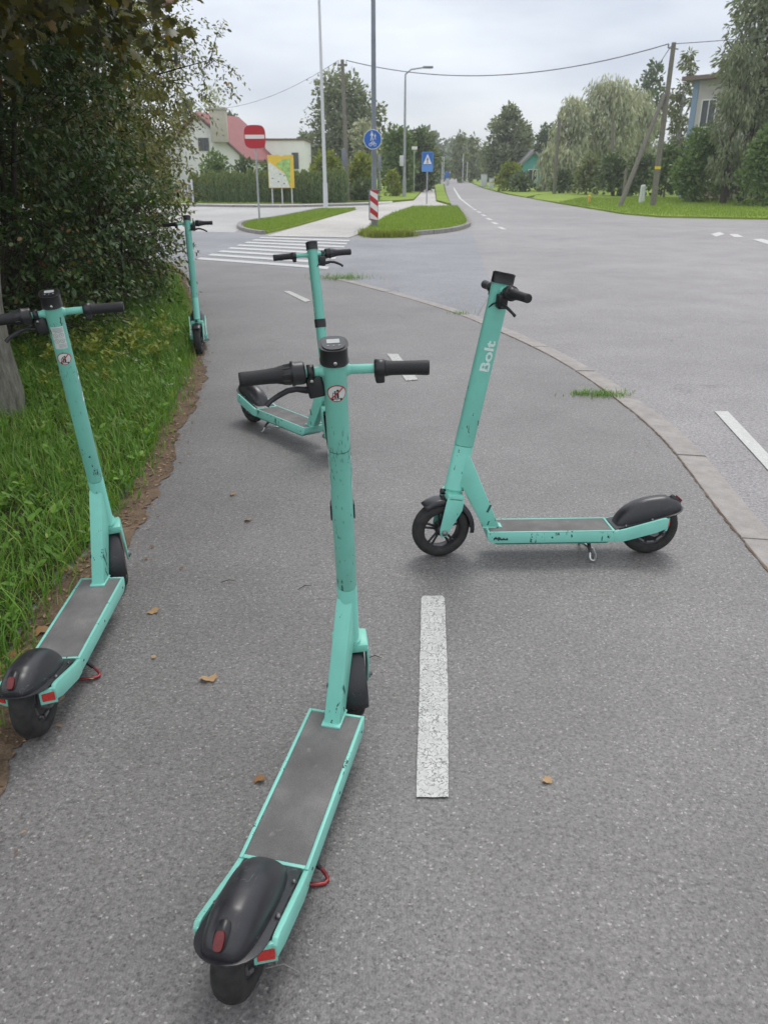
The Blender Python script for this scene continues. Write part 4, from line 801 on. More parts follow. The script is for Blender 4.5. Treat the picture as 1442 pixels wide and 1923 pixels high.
TR('evergreen', 'dense dark evergreen behind the curved lamp post', 'tree', 715, 782, 236, 66, 'tree_mid_green', 'round', 8, 372, lumps=44, dens=5, bk='bark_dark')
TR('evergreen', 'broad dark evergreen right of the curved lamp post', 'tree', 748, 822, 240, 70, 'tree_dark_green', 'round', 9, 366, lumps=44, dens=5, bk='bark_dark')
TR('tree', 'olive tree behind the two dark evergreens', 'tree', 785, 828, 248, 86, 'tree_olive', 'tall', 10, 340)
TR('bush', 'low green bush under the dark evergreens', 'bush', 722, 752, 318, 56, 'tree_yellow_green', 'bush', 11, 374)
TR('bush', 'dark bushes beside the far footpath', 'bush', 775, 812, 312, 75, 'tree_dark_green', 'bush', 12, 360)
TR('tree', 'dark far tree at the left of the vanishing road', 'tree', 800, 838, 282, 120, 'tree_dark_green', 'round', 13, 342)
TR('tree', 'far dark tree closing the view over the footpath', 'tree', 815, 850, 300, 150, 'tree_dark_green', 'round', 14, 340)
TR('birch', 'pale birch standing left in the far middle group', 'tree', 845, 880, 246, 132, 'tree_olive', 'tall', 15, 336, bk='birch_bark')
TR('birch', 'pale birch standing right in the far middle group', 'tree', 866, 902, 250, 138, 'tree_olive', 'tall', 16, 336, bk='birch_bark')
TR('tree', 'low dark tree at the bend of the far road', 'tree', 890, 930, 292, 145, 'tree_dark_green', 'round', 17, 338)
TR('tree', 'tall pointed green tree right of the far road', 'tree', 902, 996, 196, 96, 'tree_soft_green', 'tall', 18, 345, lumps=50, dens=5)
TR('tree', 'rounded olive tree behind the teal house', 'tree', 955, 1002, 230, 104, 'tree_olive', 'round', 19, 340)
TR('bush', 'yellow green bush at the right verge of the far road', 'bush', 928, 985, 302, 72, 'tree_yellow_green', 'bush', 20, 366)
TR('bush', 'dark green bush leaning on the yellow green one', 'bush', 955, 1006, 322, 69, 'tree_dark_green', 'bush', 21, 368)
TR('willow', 'big grey willow with hanging twigs across the road', 'tree', 1062, 1190, 132, 76, 'tree_grey_green', 'willow', 22, 300, lumps=40, dens=5, bk='bark_grey')
TR('willow', 'lower grey willow at the left of the big one', 'tree', 1020, 1105, 172, 74, 'tree_grey_green', 'willow', 23, 362, lumps=40, dens=5)
TR('willow', 'grey willow at the right of the big one', 'tree', 1130, 1230, 158, 80, 'tree_grey_green', 'willow', 24, 330, lumps=40, dens=5)
TR('willow', 'small grey willow with twigs down to the ground', 'tree', 998, 1046, 262, 70, 'tree_grey_green', 'willow', 25, 366, dens=3)
TR('tree', 'dark slender tree rising behind the willows', 'tree', 1165, 1236, 112, 92, 'tree_dark_green', 'tall', 26, 260, dens=2.4)
TR('tree', 'dark tree far behind the teal house', 'tree', 992, 1060, 232, 100, 'tree_dark_green', 'round', 27, 345)
for i, (a, b, t_, Y, lab) in enumerate(((1070, 1130, 292, 60, 'brownish dark bush at the left end of the lawn'), (1112, 1185, 285, 57, 'rounded dark bush behind the foot of the strut'), (1165, 1235, 288, 55, 'dark bush behind the two white posts'), (1215, 1275, 270, 53, 'dark bush left of the big round shrub'), (1030, 1085, 318, 64, 'low dark bush at the foot of the willow'))):
    TR('bush', lab, 'bush', a, b, t_, Y, ('tree_olive', 'tree_dark_green', 'tree_dark_green', 'tree_mid_green', 'tree_dark_green')[i], 'bush', 30 + i, 364, dens=4)
TR('bush', 'large round green shrub standing on the right lawn', 'bush', 1252, 1352, 236, 44, 'bright_bush', 'bush', 36, 380, lumps=36, dens=4.5)
TR('bush', 'second green shrub right behind the large round one', 'bush', 1325, 1385, 262, 46, 'tree_dark_green', 'bush', 37, 372, dens=4)
TR('birch', 'slender birch behind the leaning pole', 'tree', 1228, 1288, 92, 62, 'tree_olive', 'tall', 38, 330, dens=2.4, bk='birch_bark')
TR('birch', 'big birch hanging over the beige house', 'tree', 1300, 1480, -60, 44, 'tree_soft_green', 'round', 39, 250, lumps=60, dens=3.4, s=.25, bk='bark_dark')
TR('birch', 'second birch at the right edge of the picture', 'tree', 1385, 1560, -90, 47, 'tree_soft_green', 'round', 40, 300, lumps=50, dens=3.2, s=.26, bk='bark_dark')
TR('birch', 'hanging birch twigs before the beige wall', 'tree', 1312, 1400, 60, 42, 'tree_soft_green', 'willow', 41, 345, lumps=26, dens=2.2, bk='bark_dark')
TR('bush', 'leafy green shrub at the right edge of the lawn', 'bush', 1378, 1500, 222, 39, 'bright_bush', 'bush', 42, 396, lumps=36, dens=4.5)
# around the white house
TR('tree', 'airy pale tree rising behind the chimney', 'tree', 385, 440, 158, 84, 'tree_grey_green', 'tall', 43, 250, dens=1.2)
TR('tree', 'airy tree behind the left side of the white house', 'tree', 325, 390, 175, 86, 'tree_olive', 'round', 44, 300, dens=2)
TR('tree', 'small tree top seen over the red roof', 'tree', 425, 462, 208, 90, 'tree_dark_green', 'round', 45, 300, dens=2)
TR('bush', 'green garden shrub before the gable wall', 'bush', 372, 446, 284, 52, 'tree_mid_green', 'bush', 46, 372, dens=3)
TR('bush', 'garden shrub right of the no entry sign', 'bush', 480, 530, 306, 51, 'tree_dark_green', 'bush', 47, 372, dens=3)
TR('bush', 'garden shrub left of the no entry sign', 'bush', 434, 486, 296, 53, 'tree_dark_green', 'bush', 48, 372, dens=3)
TR('bush', 'low shrub before the flat roofed wing', 'bush', 524, 570, 322, 50, 'tree_mid_green', 'bush', 49, 374, dens=3)
TR('tree', 'garden tree at the left behind the street shrubs', 'tree', 215, 320, 240, 60, 'tree_olive', 'round', 50, 330, dens=3)
TR('tree', 'second garden tree hidden behind the street shrubs', 'tree', 100, 250, 200, 64, 'tree_mid_green', 'round', 51, 340, dens=3)
# thuja hedge: every column its own plant
def thuja(seed):
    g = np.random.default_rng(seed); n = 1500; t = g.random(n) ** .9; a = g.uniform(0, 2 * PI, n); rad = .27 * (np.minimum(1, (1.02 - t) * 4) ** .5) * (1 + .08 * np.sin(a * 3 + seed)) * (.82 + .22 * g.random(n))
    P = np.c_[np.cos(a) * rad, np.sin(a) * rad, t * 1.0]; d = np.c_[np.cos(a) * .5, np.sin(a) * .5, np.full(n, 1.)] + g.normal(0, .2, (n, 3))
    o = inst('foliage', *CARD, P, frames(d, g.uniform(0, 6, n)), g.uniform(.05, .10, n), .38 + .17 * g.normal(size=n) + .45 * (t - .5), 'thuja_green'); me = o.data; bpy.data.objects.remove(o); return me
TM = [thuja(i) for i in range(4)]
mc = MB(); mc.tube([(0, 0, 0), (0, 0, .3), (0, 0, .75), (0, 0, .93)], [.17, .20, .17, .06], 10); core = mc.build('stem', 'thuja_green'); cm = core.data; bpy.data.objects.remove(core)
HX = [309, 323, 367] + [387 + i * 14.3 for i in range(19)]
THL = ['half hidden at the far left of the hedge', 'just left of the small white gate', 'standing alone right of the white gate', 'first of the long row from the left', 'second of the long row from the left', 'third of the row, before the garden shrub', 'fourth of the row, before the garden shrub', 'fifth of the row, left of the no entry sign post', 'just left of the no entry sign post', 'right behind the no entry sign post', 'just right of the no entry sign post', 'left of the map board legs', 'behind the left leg of the map board', 'behind the middle leg of the map board', 'behind the right leg of the map board', 'just right of the map board', 'between map board and pale lamp post', 'second left of the pale lamp post', 'just left of the pale lamp post', 'behind the pale lamp post', 'just right of the pale lamp post', 'last but one before the wooden pole']
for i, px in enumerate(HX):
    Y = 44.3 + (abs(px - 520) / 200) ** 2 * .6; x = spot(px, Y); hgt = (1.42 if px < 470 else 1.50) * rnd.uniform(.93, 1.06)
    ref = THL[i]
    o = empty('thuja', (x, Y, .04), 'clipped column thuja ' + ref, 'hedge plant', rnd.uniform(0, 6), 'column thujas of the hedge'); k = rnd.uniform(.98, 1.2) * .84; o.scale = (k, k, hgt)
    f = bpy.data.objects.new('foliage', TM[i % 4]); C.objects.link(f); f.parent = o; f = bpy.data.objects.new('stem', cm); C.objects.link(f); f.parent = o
# distant wood closing the horizon
g = np.random.default_rng(99); n = 60000; X = g.uniform(-320, 420, n); Yd = 255 + 40 * np.abs(np.sin(X * .013)) + g.normal(0, 9, n); X2 = X; hz = 7.5 + 3.0 * np.sin(X * .11) * np.sin(X * .047 + 1) + 1.5 * np.sin(X * .61)
Z = hz * (g.random(n) ** .6) + g.normal(0, .4, n)
tag(inst('distant_wood', *CARD, np.c_[X, Yd, Z], frames(rdir(n, g), g.uniform(0, 6, n)), g.uniform(1.3, 2.6, n), .45 + .2 * g.normal(size=n), 'tree_dark_green'), 'continuous dark wood along the horizon', 'wood', None, 'stuff')

# light haze of a dull late summer day
m = MB(); m.box((0, 420, 14), (1020, 1000, 31)); hz_ = m.build('haze', None); tag(hz_, 'thin pale haze over the whole street', None, None, 'stuff')
hm = bpy.data.materials.new('haze_air'); hm.use_nodes = True; hn = hm.node_tree; hn.nodes.clear(); ho = hn.nodes.new('ShaderNodeOutputMaterial'); hv = hn.nodes.new('ShaderNodeVolumePrincipled')
hv.inputs['Color'].default_value = (.93, .95, 1, 1); hv.inputs['Density'].default_value = .0011; hn.links.new(hv.outputs[0], ho.inputs['Volume']); hz_.data.materials.append(hm)

# ------------------------------------------------------------------ big shrubs and the tree on the left verge
def sprays(C0, D0, nl, L, size, g, droop=.3, spread=.9, wid=1.0, tint0=.45, tv=.2):
    """leafy twigs: returns leaf positions, frames, sizes and tints"""
    N = len(C0); t = np.tile(np.linspace(.12, 1, nl), N); i = np.repeat(np.arange(N), nl); k = np.tile(np.arange(nl), N); side = np.where(k % 2 == 0, 1., -1.)
    d = D0 / np.linalg.norm(D0, axis=1, keepdims=True); ln = L * g.uniform(.6, 1.3, N)
    P = C0[i] + d[i] * (t * ln[i])[:, None]; P[:, 2] -= droop * (t ** 2) * ln[i]; P += g.normal(0, size * .25, P.shape)
    F = frames(d, g.uniform(0, 6.28, N)); sd = F[:, :, 1][i] * side[:, None]; ld = sd * spread + d[i] * .55 + g.normal(0, .28, P.shape); ld[:, 2] -= droop * .9
    sc = size * g.uniform(.6, 1.25, len(P)); S3 = np.c_[sc, sc * wid, sc]
    return P, frames(ld, g.normal(0, .6, len(P))), S3, tint0 + tv * g.normal(size=len(P)) + .1 * g.normal(size=N)[i]
def shrub(name, label, x, y, rx, ry, zc, rz, n, mat, seed, size=.062, nl=10, L=.30, shell=.22, droop=.35, cat='shrub', stems=7, tint0=.42, cut=None, temp=LEAF, wid=1.0, tv=.2, lobes=()):
    g = np.random.default_rng(seed); r = random.Random(seed); o = empty(name, (x, y, 0), label, cat, 0)
    d = rdir(n, g); lump = 1 + .13 * np.sin(d[:, 0] * 7 + seed) * np.sin(d[:, 2] * 6 + seed * 2) + .10 * np.sin(d[:, 1] * 11 + d[:, 2] * 9)
    rad = (1 - shell * np.abs(g.normal(size=n))) * lump; rad = np.where(g.random(n) < .25, g.random(n) ** .5, rad)
    Cn = d * rad[:, None] * (rx, ry, rz) + (0, 0, zc); ok = (Cn[:, 2] > .12); 
    if cut: ok &= cut(Cn[:, 0] + x, Cn[:, 1] + y, Cn[:, 2])
    Cn, d = Cn[ok], d[ok]
    for lx_, ly_, lz_, lr_, ln_ in lobes:       # side boughs reaching out of the main mass
        d2 = rdir(ln_, g); Cn = np.r_[Cn, d2 * (g.random((ln_, 1)) ** .5) * lr_ + (lx_, ly_, lz_)]; d = np.r_[d, d2]
    out = d * .8 + g.normal(0, .45, d.shape) + (0, 0, .15)
    P, F, S3, ti = sprays(Cn, out, nl, L, size, g, droop, wid=wid, tint0=tint0, tv=tv)
    P[:, 2] = np.maximum(P[:, 2], .04); inst('foliage', *temp, P, F, S3, ti, mat, o)
    m = MB(); top = zc + rz * .55
    for k in range(stems):
        a = r.uniform(0, 6.28); q = r.uniform(.15, .6); bx, by = math.cos(a) * .12 * rx, math.sin(a) * .12 * ry
        ex, ey = math.cos(a) * rx * q, math.sin(a) * ry * q; m.tube([(bx, by, -.05), (bx + ex * .3, by + ey * .3, top * .4), (ex * .8, ey * .8, top * .8), (ex, ey, top)], [.035, .028, .018, .008], 7)
    for lx_, ly_, lz_, lr_, ln_ in lobes: m.tube([(0, 0, zc * .6), (lx_ * .5, ly_ * .5, zc + (lz_ - zc) * .4), (lx_, ly_, lz_)], [.022, .014, .005], 6)
    m.build('stems', 'bark_dark', o)
    sel = g.choice(len(Cn), min(len(Cn), 260), replace=False); m = MB()
    for k in sel: p = Vector(Cn[k]); q = Vector(d[k]) * .8; m.tube([p - Vector(q) * .35 - Vector((0, 0, .08)), p, p + Vector(out[k]).normalized() * L * .8 - Vector((0, 0, droop * L * .6))], [.006, .004, .002], 4, False)
    tw = m.build('twigs', 'bark_dark', o); tw['kind'] = 'stuff'
    return o
sx = -.42
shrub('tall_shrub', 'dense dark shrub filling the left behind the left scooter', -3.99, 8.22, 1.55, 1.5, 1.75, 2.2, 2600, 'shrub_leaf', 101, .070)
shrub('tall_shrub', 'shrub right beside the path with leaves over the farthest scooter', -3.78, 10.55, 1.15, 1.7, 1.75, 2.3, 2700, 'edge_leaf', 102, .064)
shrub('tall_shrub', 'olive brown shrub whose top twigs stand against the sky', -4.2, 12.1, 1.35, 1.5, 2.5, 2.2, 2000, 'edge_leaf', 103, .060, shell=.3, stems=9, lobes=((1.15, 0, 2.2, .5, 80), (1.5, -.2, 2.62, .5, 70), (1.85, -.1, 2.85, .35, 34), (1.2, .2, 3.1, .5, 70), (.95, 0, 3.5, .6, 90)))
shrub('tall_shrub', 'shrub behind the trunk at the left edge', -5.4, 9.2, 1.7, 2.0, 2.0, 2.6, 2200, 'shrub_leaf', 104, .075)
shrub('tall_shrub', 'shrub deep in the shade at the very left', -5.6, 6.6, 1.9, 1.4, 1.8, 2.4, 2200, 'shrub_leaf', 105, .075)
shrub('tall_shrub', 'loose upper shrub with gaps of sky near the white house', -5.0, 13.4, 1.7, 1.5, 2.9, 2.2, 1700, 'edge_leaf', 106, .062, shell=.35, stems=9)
shrub('low_shrub', 'low leafy shoots reaching over the path by the farthest scooter', -3.05, 9.2, .62, 1.3, .85, .85, 520, 'shrub_leaf', 107, .062, stems=5, tint0=.5)
shrub('low_shrub', 'leafy shoots at the foot of the dark shrub', -3.6, 7.2, 1.2, .8, .55, .75, 520, 'shrub_leaf', 108, .055, stems=5, tint0=.6)
# the overhanging tree: trunk at the left edge, limbs out of the frame above, leaves hanging into it
tx, ty = -2.53, 5.0
mt = empty('verge_tree', (tx, ty, 0), 'rough trunk at the left edge with large leaves hanging into the top', 'tree')
m = MB(); rr_ = random.Random(3); pts, rad = [], []
for k in range(15):
    z = -.1 + k * .28; pts.append((.012 * z + .02 * math.sin(k * 1.7), .05 * z, z)); rad.append((.17 if k == 0 else .150 + .022 * math.exp(-z * 4) - .008 * z) * (1 + .03 * math.sin(k * 2.3)))
m.tube(pts, rad, 24, True); m.build('trunk', 'bark_grey', mt)
m = MB(); LB = []
for k, (a, l, z0, z1) in enumerate(((-.2, 3.2, 2.9, 3.6), (.25, 2.8, 2.7, 3.3), (.9, 3.2, 2.9, 3.7), (1.5, 3.4, 2.6, 3.5), (2.2, 2.6, 3.0, 3.8), (-.9, 2.6, 2.8, 3.4), (3.1, 2.3, 2.7, 3.6), (-2, 2.2, 2.9, 3.7))):
    e_ = Vector((math.cos(a) * l, math.sin(a) * l, z1)); b_ = Vector((.012 * z0, .05 * z0, z0)); md = b_.lerp(e_, .5) + Vector((0, 0, .35)); m.tube([b_, md, e_], [.06, .035, .012], 8); LB.append((b_, md, e_))
m.build('limbs', 'bark_dark', mt)
g = np.random.default_rng(77)
def hanging(n, box, size, name, keep=None, tint0=.42, nl=6, L=.26):
    P0 = g.uniform(box[0], box[1], (n, 3)); 
    if keep is not None: P0 = P0[keep(P0)]
    D0 = g.normal(0, .5, P0.shape) + (.25, -.1, -.45); P, F, S3, ti = sprays(P0, D0, nl, L, size, g, .5, tint0=tint0)
    P = P - (tx, ty, 0); return inst(name, *MAPLE, P, F, S3, ti, 'maple_leaf', mt)
# crown above and outside the frame, casting the shade
hanging(2600, ((-6.0, 2.2, 2.75), (-.9, 9.5, 4.6)), .125, 'crown', lambda P: P[:, 0] < -.20 * P[:, 1] - .26, .40, 6, .32)
# sprays hanging into view: lower further from the path
def kp(P):
    x, y, z = P.T; zl = 1.98 + .75 * np.clip((x + .5 * y + .10) / .9, -1.6, 1.6); return (z > zl) & (x < -.22 * y - .32)
hanging(1300, ((-4.2, 4.2, 1.55), (-.9, 7.4, 3.1)), .105, 'lower_crown', kp, .45, 6, .26)
lf = tag

# ------------------------------------------------------------------ electric scooters
HA = R(11.08); AX = Vector((-math.sin(HA), 0, math.cos(HA))); FX = Vector((math.cos(HA), 0, math.sin(HA))); OX = Vector((.878, 0, 0))
A_, B_ = .039, .0265          # half depth / half width of the oval stem
WL, WR = .870, .122
def SF(f, y, l): return OX + FX * f + Vector((0, y, 0)) + AX * l
def oval(m, A, B, l0, l1, seg=40, e=2.3, cap=True, smooth=True):
    a, b = [], []
    for k in range(seg):
        t = 2 * PI * k / seg; c, s = math.cos(t), math.sin(t)
        f = A * math.copysign(abs(c) ** (2 / e), c); y = B * math.copysign(abs(s) ** (2 / e), s)
        a.append(SF(f, y, l0)); b.append(SF(f, y, l1))
    m.add(a + b, [(k, (k + 1) % seg, seg + (k + 1) % seg, seg + k) for k in range(seg)], smooth)
    if cap: m.add(a, [tuple(range(seg))[::-1]]); m.add(b, [tuple(range(seg))])
    return m
def wrap(m, poly, face, off, sub=0):
    """thin flat polygon (u across, l along the stem) laid on the stem's back or left/right side; cut in strips so that it follows the curve"""
    bm = bmesh.new(); f = bm.faces.new([bm.verts.new((u, l, 0)) for u, l in poly]); bmesh.ops.triangulate(bm, faces=[f])
    us = [u for u, l in poly]; k = -.030
    while k < .030:
        if min(us) < k < max(us): bmesh.ops.bisect_plane(bm, geom=bm.verts[:] + bm.edges[:] + bm.faces[:], plane_co=(k, 0, 0), plane_no=(1, 0, 0))
        k += .003
    bmesh.ops.triangulate(bm, faces=bm.faces[:])
    wrapbm(m, bm, face, off)
def wrapbm(m, bm, face, off):
    for v in bm.verts:
        u, l = v.co.x, v.co.y
        if face == 'back':
            y = max(-B_ * .98, min(B_ * .98, u)); f = -A_ * (1 - abs(y / B_) ** 2.3) ** (1 / 2.3) - off; p = SF(f, y * (1 + off / B_), l)
        else:
            sg = 1 if face == 'left' else -1; f = max(-A_ * .98, min(A_ * .98, u)); y = B_ * (1 - abs(f / A_) ** 2.3) ** (1 / 2.3) + off; p = SF(f, sg * y, l)
        v.co = p
    m.bm(bm, True)
def xz(m, poly, y0, y1): return m.prism(poly, (y0, y1), lambda u, v, w: (u, w, v))
def wheelfn(cx, cz): return lambda r, a, w: (cx + r * math.cos(a), w, cz + r * math.sin(a))

def make_scooter():
    t = empty('electric_scooter', (0, 0, 0), 'x', 'scooter', 0, 'mint green hire scooters on the path')
    P = lambda m, n, mat, par=t, bev=0: m.build(n, mat, par, bev)
    # ---- deck: frame box, rim, mat, underside
    m = MB(); hw = .0775; x0, x1, zt, zb = .163, .684, .126, .081
    prof = [(x0, zb), (x1 - .022, zb), (x1, zb + .014), (x1 + .003, zt)] + [(x0, zt)]
    xz(m, prof, -hw, hw); deck = P(m, 'deck', 'mint_worn', t, .003)
    m = MB()
    for a, b, c, d in ((x0, x1, hw - .0085, hw - .0005), (x0, x1, -hw + .0005, -hw + .0085), (x0, x0 + .009, -hw + .009, hw - .009), (x1 - .008, x1, -hw + .009, hw - .009)):
        m.box(((a + b) / 2, (c + d) / 2, zt + .0015), (b - a, d - c, .005))
    P(m, 'deck_rim', 'mint_worn', deck, .0008)
    m = MB(); mx0, mx1, my = x0 + .0105, x1 - .0095, hw - .0095; r_ = random.Random(4); poly = []
    for (ax, ay), (bx, by) in (((mx0, -my), (mx1, -my)), ((mx1, -my), (mx1, my)), ((mx1, my), (mx0, my)), ((mx0, my), (mx0, -my))):
        k = max(3, int(math.hypot(bx - ax, by - ay) / .03))
        for j in range(k): poly.append((ax + (bx - ax) * j / k + r_.uniform(-.0007, .0007), ay + (by - ay) * j / k + r_.uniform(-.0007, .0007)))
    m.prism(poly, (zt, zt + .0022), lambda u, v, w: (u, v, w)); P(m, 'grip_mat', 'grip_mat', deck)
    m = MB(); xz(m, [(.19, .070), (.645, .070), (.66, .0815), (.175, .0815)], -.066, .066); P(m, 'battery_cover', 'underside_green', deck, .003)
    m = MB()
    for x in (.19, .42, .65):
        for s in (-1, 1): m.lathe([(0, s * (hw + .001)), (.0035, s * (hw + .001)), (.0042, s * hw)], wheelfn(x, .104), 10)
    P(m, 'screws', 'dark_metal', deck)
    # ---- rear arms
    for s in (-1, 1):
        m = MB(); pts = [(.192, .138), (.19, .092), (.150, .094), (.02, .131), (-.022, .150), (-.026, .184), (-.016, .194), (0, .192), (.15, .1475)]
        y0, y1 = s * (hw - .011), s * (hw + .001)
        if s > 0: y0, y1 = s * (hw - .011), s * (hw + .0012)
        m2 = MB()
        def fn(u, v, w):
            k = max(0, (.19 - u) / .2); return (u - .027, w + s * .004 * k, v - .012)
        m.prism(pts, (min(y0, y1), max(y0, y1)), fn)
        arm = P(m, 'rear_arm', 'mint_worn', t, .002)
        # tail end turned inward, carrying the reflector that looks backward
        m = MB(); c0, c1 = Vector((-.046, s * .0795, 0)), Vector((-.069, s * .043, 0)); dd = (c1 - c0).normalized(); nn = Vector((-abs(dd.y), s * abs(dd.x), 0)).normalized()
        def TP(u, v, w, c0=c0, dd=dd, nn=nn): return c0 + dd * u + nn * w + Vector((0, 0, v))
        m.prism([(-.002, .126), (.043, .133), (.043, .170), (.036, .174), (-.002, .176)], (-.006, .002), TP); P(m, 'tail_plate', 'mint_worn', arm, .0012)
        m = MB(); m.prism([(.004, .137), (.037, .143), (.037, .166), (.004, .164)], (.0022, .0046), TP); P(m, 'reflector', 'red_reflector', arm)
        m = MB(); 
        m.prism([(.02, WR + .02), (-.02, WR + .025), (-.022, WR - .019), (-.006, WR - .027), (.016, WR - .019)], (min(s * .060, s * .066), max(s * .060, s * .066)), lambda u, v, w: (u, w, v))
        P(m, 'dropout', 'dull_metal', arm, .001)
    # ---- wheels
    def tyre(cx, name, par):
        pr = []; 
        for k in range(13):
            a = PI * k / 12 ; w = .031 * math.cos(a); r = WR - .040 + .040 * (math.sin(a) ** .55 if 0 < k < 12 else 0); pr.append((r, w))
        pr = [(WR - .046, .022)] + pr + [(WR - .046, -.022)]
        def mod(k, j):
            if 5 <= j <= 11:
                q = (k + abs(j - 8) * 2) % 12
                if q in (0, 1): return -.0042
            return 0
        m = MB(); m.lathe(pr, wheelfn(cx, WR), 144, closed=True, mod=mod); return P(m, name, 'rubber', par)
    rw = P(MB().lathe([(.084, -.024), (.084, .024), (.078, .024), (.074, .019), (.055, .021), (.052, .024), (.030, .026), (.0, .026)], wheelfn(0, WR), 40).lathe([(.084, -.024), (.078, -.024), (.074, -.019), (.055, -.021), (.052, -.024), (.030, -.026), (.0, -.026)], wheelfn(0, WR), 40), 'rear_wheel', 'dark_metal')
    tyre(0, 'tyre', rw)
    m = MB()
    for k in range(10):
        a = 2 * PI * k / 10
        for s in (-1, 1):
            p = Vector((.066 * math.cos(a), s * .0215, WR + .066 * math.sin(a))); q = Vector((.066 * math.cos(a + .42), s * .0215, WR + .066 * math.sin(a + .42))); P(MB().tube([p, (p + q) / 2, q], .0055, 6, True), 'rim_slot', 'dull_metal', rw)
    m = MB(); m.lathe([(0, -.052), (.030, -.052), (.040, -.046), (.044, -.030), (.044, -.022)], wheelfn(.0, WR), 28); P(m, 'brake_drum', 'dull_metal', rw)
    m = MB(); m.tube([(0, -.066, WR), (0, .066, WR)], .006, 10); m.tube([(0, .062, WR), (0, .072, WR)], .010, 6); m.tube([(0, -.072, WR), (0, -.062, WR)], .010, 6); P(m, 'axle', 'steel', rw)
    # ---- rear fender: base plate with rounded tail, dome, lamp
    def base(x): return .1305 + (.163 - x) * .25
    m = MB(); out = [(.161, .064), (.03, .066), (-.05, .068)]
    for k in range(13):
        a = PI / 2 + PI * k / 12; out.append((-.062 + .072 * math.cos(a), .068 * math.sin(a)))
    out += [(-.05, -.068), (.03, -.066), (.161, -.064)]
    m.prism(out, (0, .0035), lambda u, v, w: (u, v, base(u) - .0035 + w)); ff = P(m, 'rear_fender', 'fender_plastic', t, .0012)
    m = MB(); cx, hl, hwid, hh = .013, .135, .0525, .080; vs, fs = [], []; nu, nv = 30, 18
    for i in range(nu + 1):
        th = PI * i / nu
        for j in range(nv + 1):
            ph = PI * j / nv
            # superellipsoid half dome along the sloping plate
            cxx = math.copysign(abs(math.cos(th)) ** .86, math.cos(th)); sxx = abs(math.sin(th)) ** .72
            cy = math.copysign(abs(math.cos(ph)) ** .86, math.cos(ph)); sy = abs(math.sin(ph)) ** .80
            x = cx + hl * cxx; h = hh * (1.0 + .14 * cxx) 
            vs.append((x - .012 * sxx * sy, hwid * abs(math.sin(th)) ** (.34 if cxx > 0 else .44) * cy, base(x) - .004 * (x < -.06) + h * abs(math.sin(th)) ** .92 * sy))
    for i in range(nu):
        for j in range(nv): k = i * (nv + 1) + j; fs.append((k, k + 1, k + nv + 2, k + nv + 1))
    m.add(vs, fs, True); dome = P(m, 'dome', 'fender_plastic', ff)
    lx, lz = -.100, base(-.100) + .045; nrm = Vector((-.66, 0, .75)).normalized(); al = Vector((-.75, 0, -.66))
    def LP(a, y, h): return Vector((lx, 0, lz)) + al * a + Vector((0, y, 0)) + nrm * h
    m = MB(); m.prism(disc(.027, 20, 2.6, .0135), (-.02, .004), lambda u, v, w: LP(v + .004, u, w), True); lamp = P(m, 'tail_light', 'black_plastic', t)
    m = MB(); m.prism(disc(.017, 20, 3.0, .0092), (.003, .012), lambda u, v, w: LP(v + .012, u, w), True); P(m, 'lens', 'red_lens', lamp, .0012)
    m = MB()
    for x, y, r in ((.115, .0635, .0035), (.01, .066, .005), (.115, -.0635, .0035), (.01, -.066, .005)):
        m.lathe([(0, .006), (r, .006), (r, 0)], lambda rr, a, w, x=x, y=y: (x + rr * math.cos(a), y * .96 + rr * math.sin(a), base(x) + w), 8)
    P(m, 'bolts', 'dull_metal', ff)
    # ---- brace between deck and steering tube (box tube with weld foot)
    bt0, bt1 = SF(-.031, 0, .452), SF(-.031, 0, .315)
    m = MB(); w0 = .0225
    poly = [(.627, .127), (.693, .127), (.706, .150), (bt1.x, bt1.z), (SF(.0, 0, .32).x, SF(.0, 0, .32).z), (SF(.0, 0, .445).x, SF(.0, 0, .445).z), (bt0.x, bt0.z)]
    xz(m, poly, -w0, w0); br = P(m, 'brace', 'mint_paint', t, .006)
    m = MB(); m.prism([(.618, -.026), (.699, -.026), (.699, .026), (.618, .026)], (.1265, .1335), lambda u, v, w: (u, v, w)); P(m, 'weld_foot', 'mint_worn', br, .0025)
    m = MB()
    for s in (-1, 1):
        a_, b_ = Vector((.676, .162)), Vector((.669, .178)); m.prism([(.676, .140), (.682, .140), (.676, .158), (.670, .158)], (min(s * .022, s * .0229), max(s * .022, s * .0229)), lambda u, v, w: (u, w, v))
        m.prism([(.678, .195), (.687, .198), (.673, .230), (.664, .227)], (min(s * .022, s * .0229), max(s * .022, s * .0229)), lambda u, v, w: (u, w, v))
    P(m, 'slots', 'seam_dark', br)
    # ---- centre stand
    m = MB(); m.box((.265, 0, .076), (.07, .07, .014), bev=.003)
    for s in (-1, 1): m.tube([(.26, s * .03, .074), (.257, s * .060, .052), (.258, s * .074, .032)], [.008, .007, .006], 8)
    ks = P(m, 'centre_stand', 'black_plastic')
    m = MB()
    for s in (-1, 1):
        pts = [(.258, s * .074, .034), (.260, s * .086, .016), (.257, s * .092, .008), (.250, s * .094, .006), (.241, s * .090, .006), (.234, s * .076, .007), (.226, s * .05, .010), (.222, 0, .016)]
        m.tube(pts, .0048, 8)
    P(m, 'foot', 'steel', ks)
    # ==== steering assembly: every piece below turns about the stem axis
    st = []
    def Q(m, n, mat, par=t, bev=0):
        o = m.build(n, mat, par, bev)
        if par is t: o['steer'] = 1
        return o
    m = MB(); oval(m, A_, B_, .486, 1.118); stem = Q(m, 'stem', 'mint_paint', t, .0015)
    m = MB(); m.tube([SF(0, 0, .27), SF(0, 0, .487)], .0235, 20); Q(m, 'seam', 'seam_dark', stem)
    m = MB(); oval(m, A_ + .0002, B_ + .0002, .300, .4838, e=2.3); Q(m, 'head_tube', 'mint_paint', t, .0012)
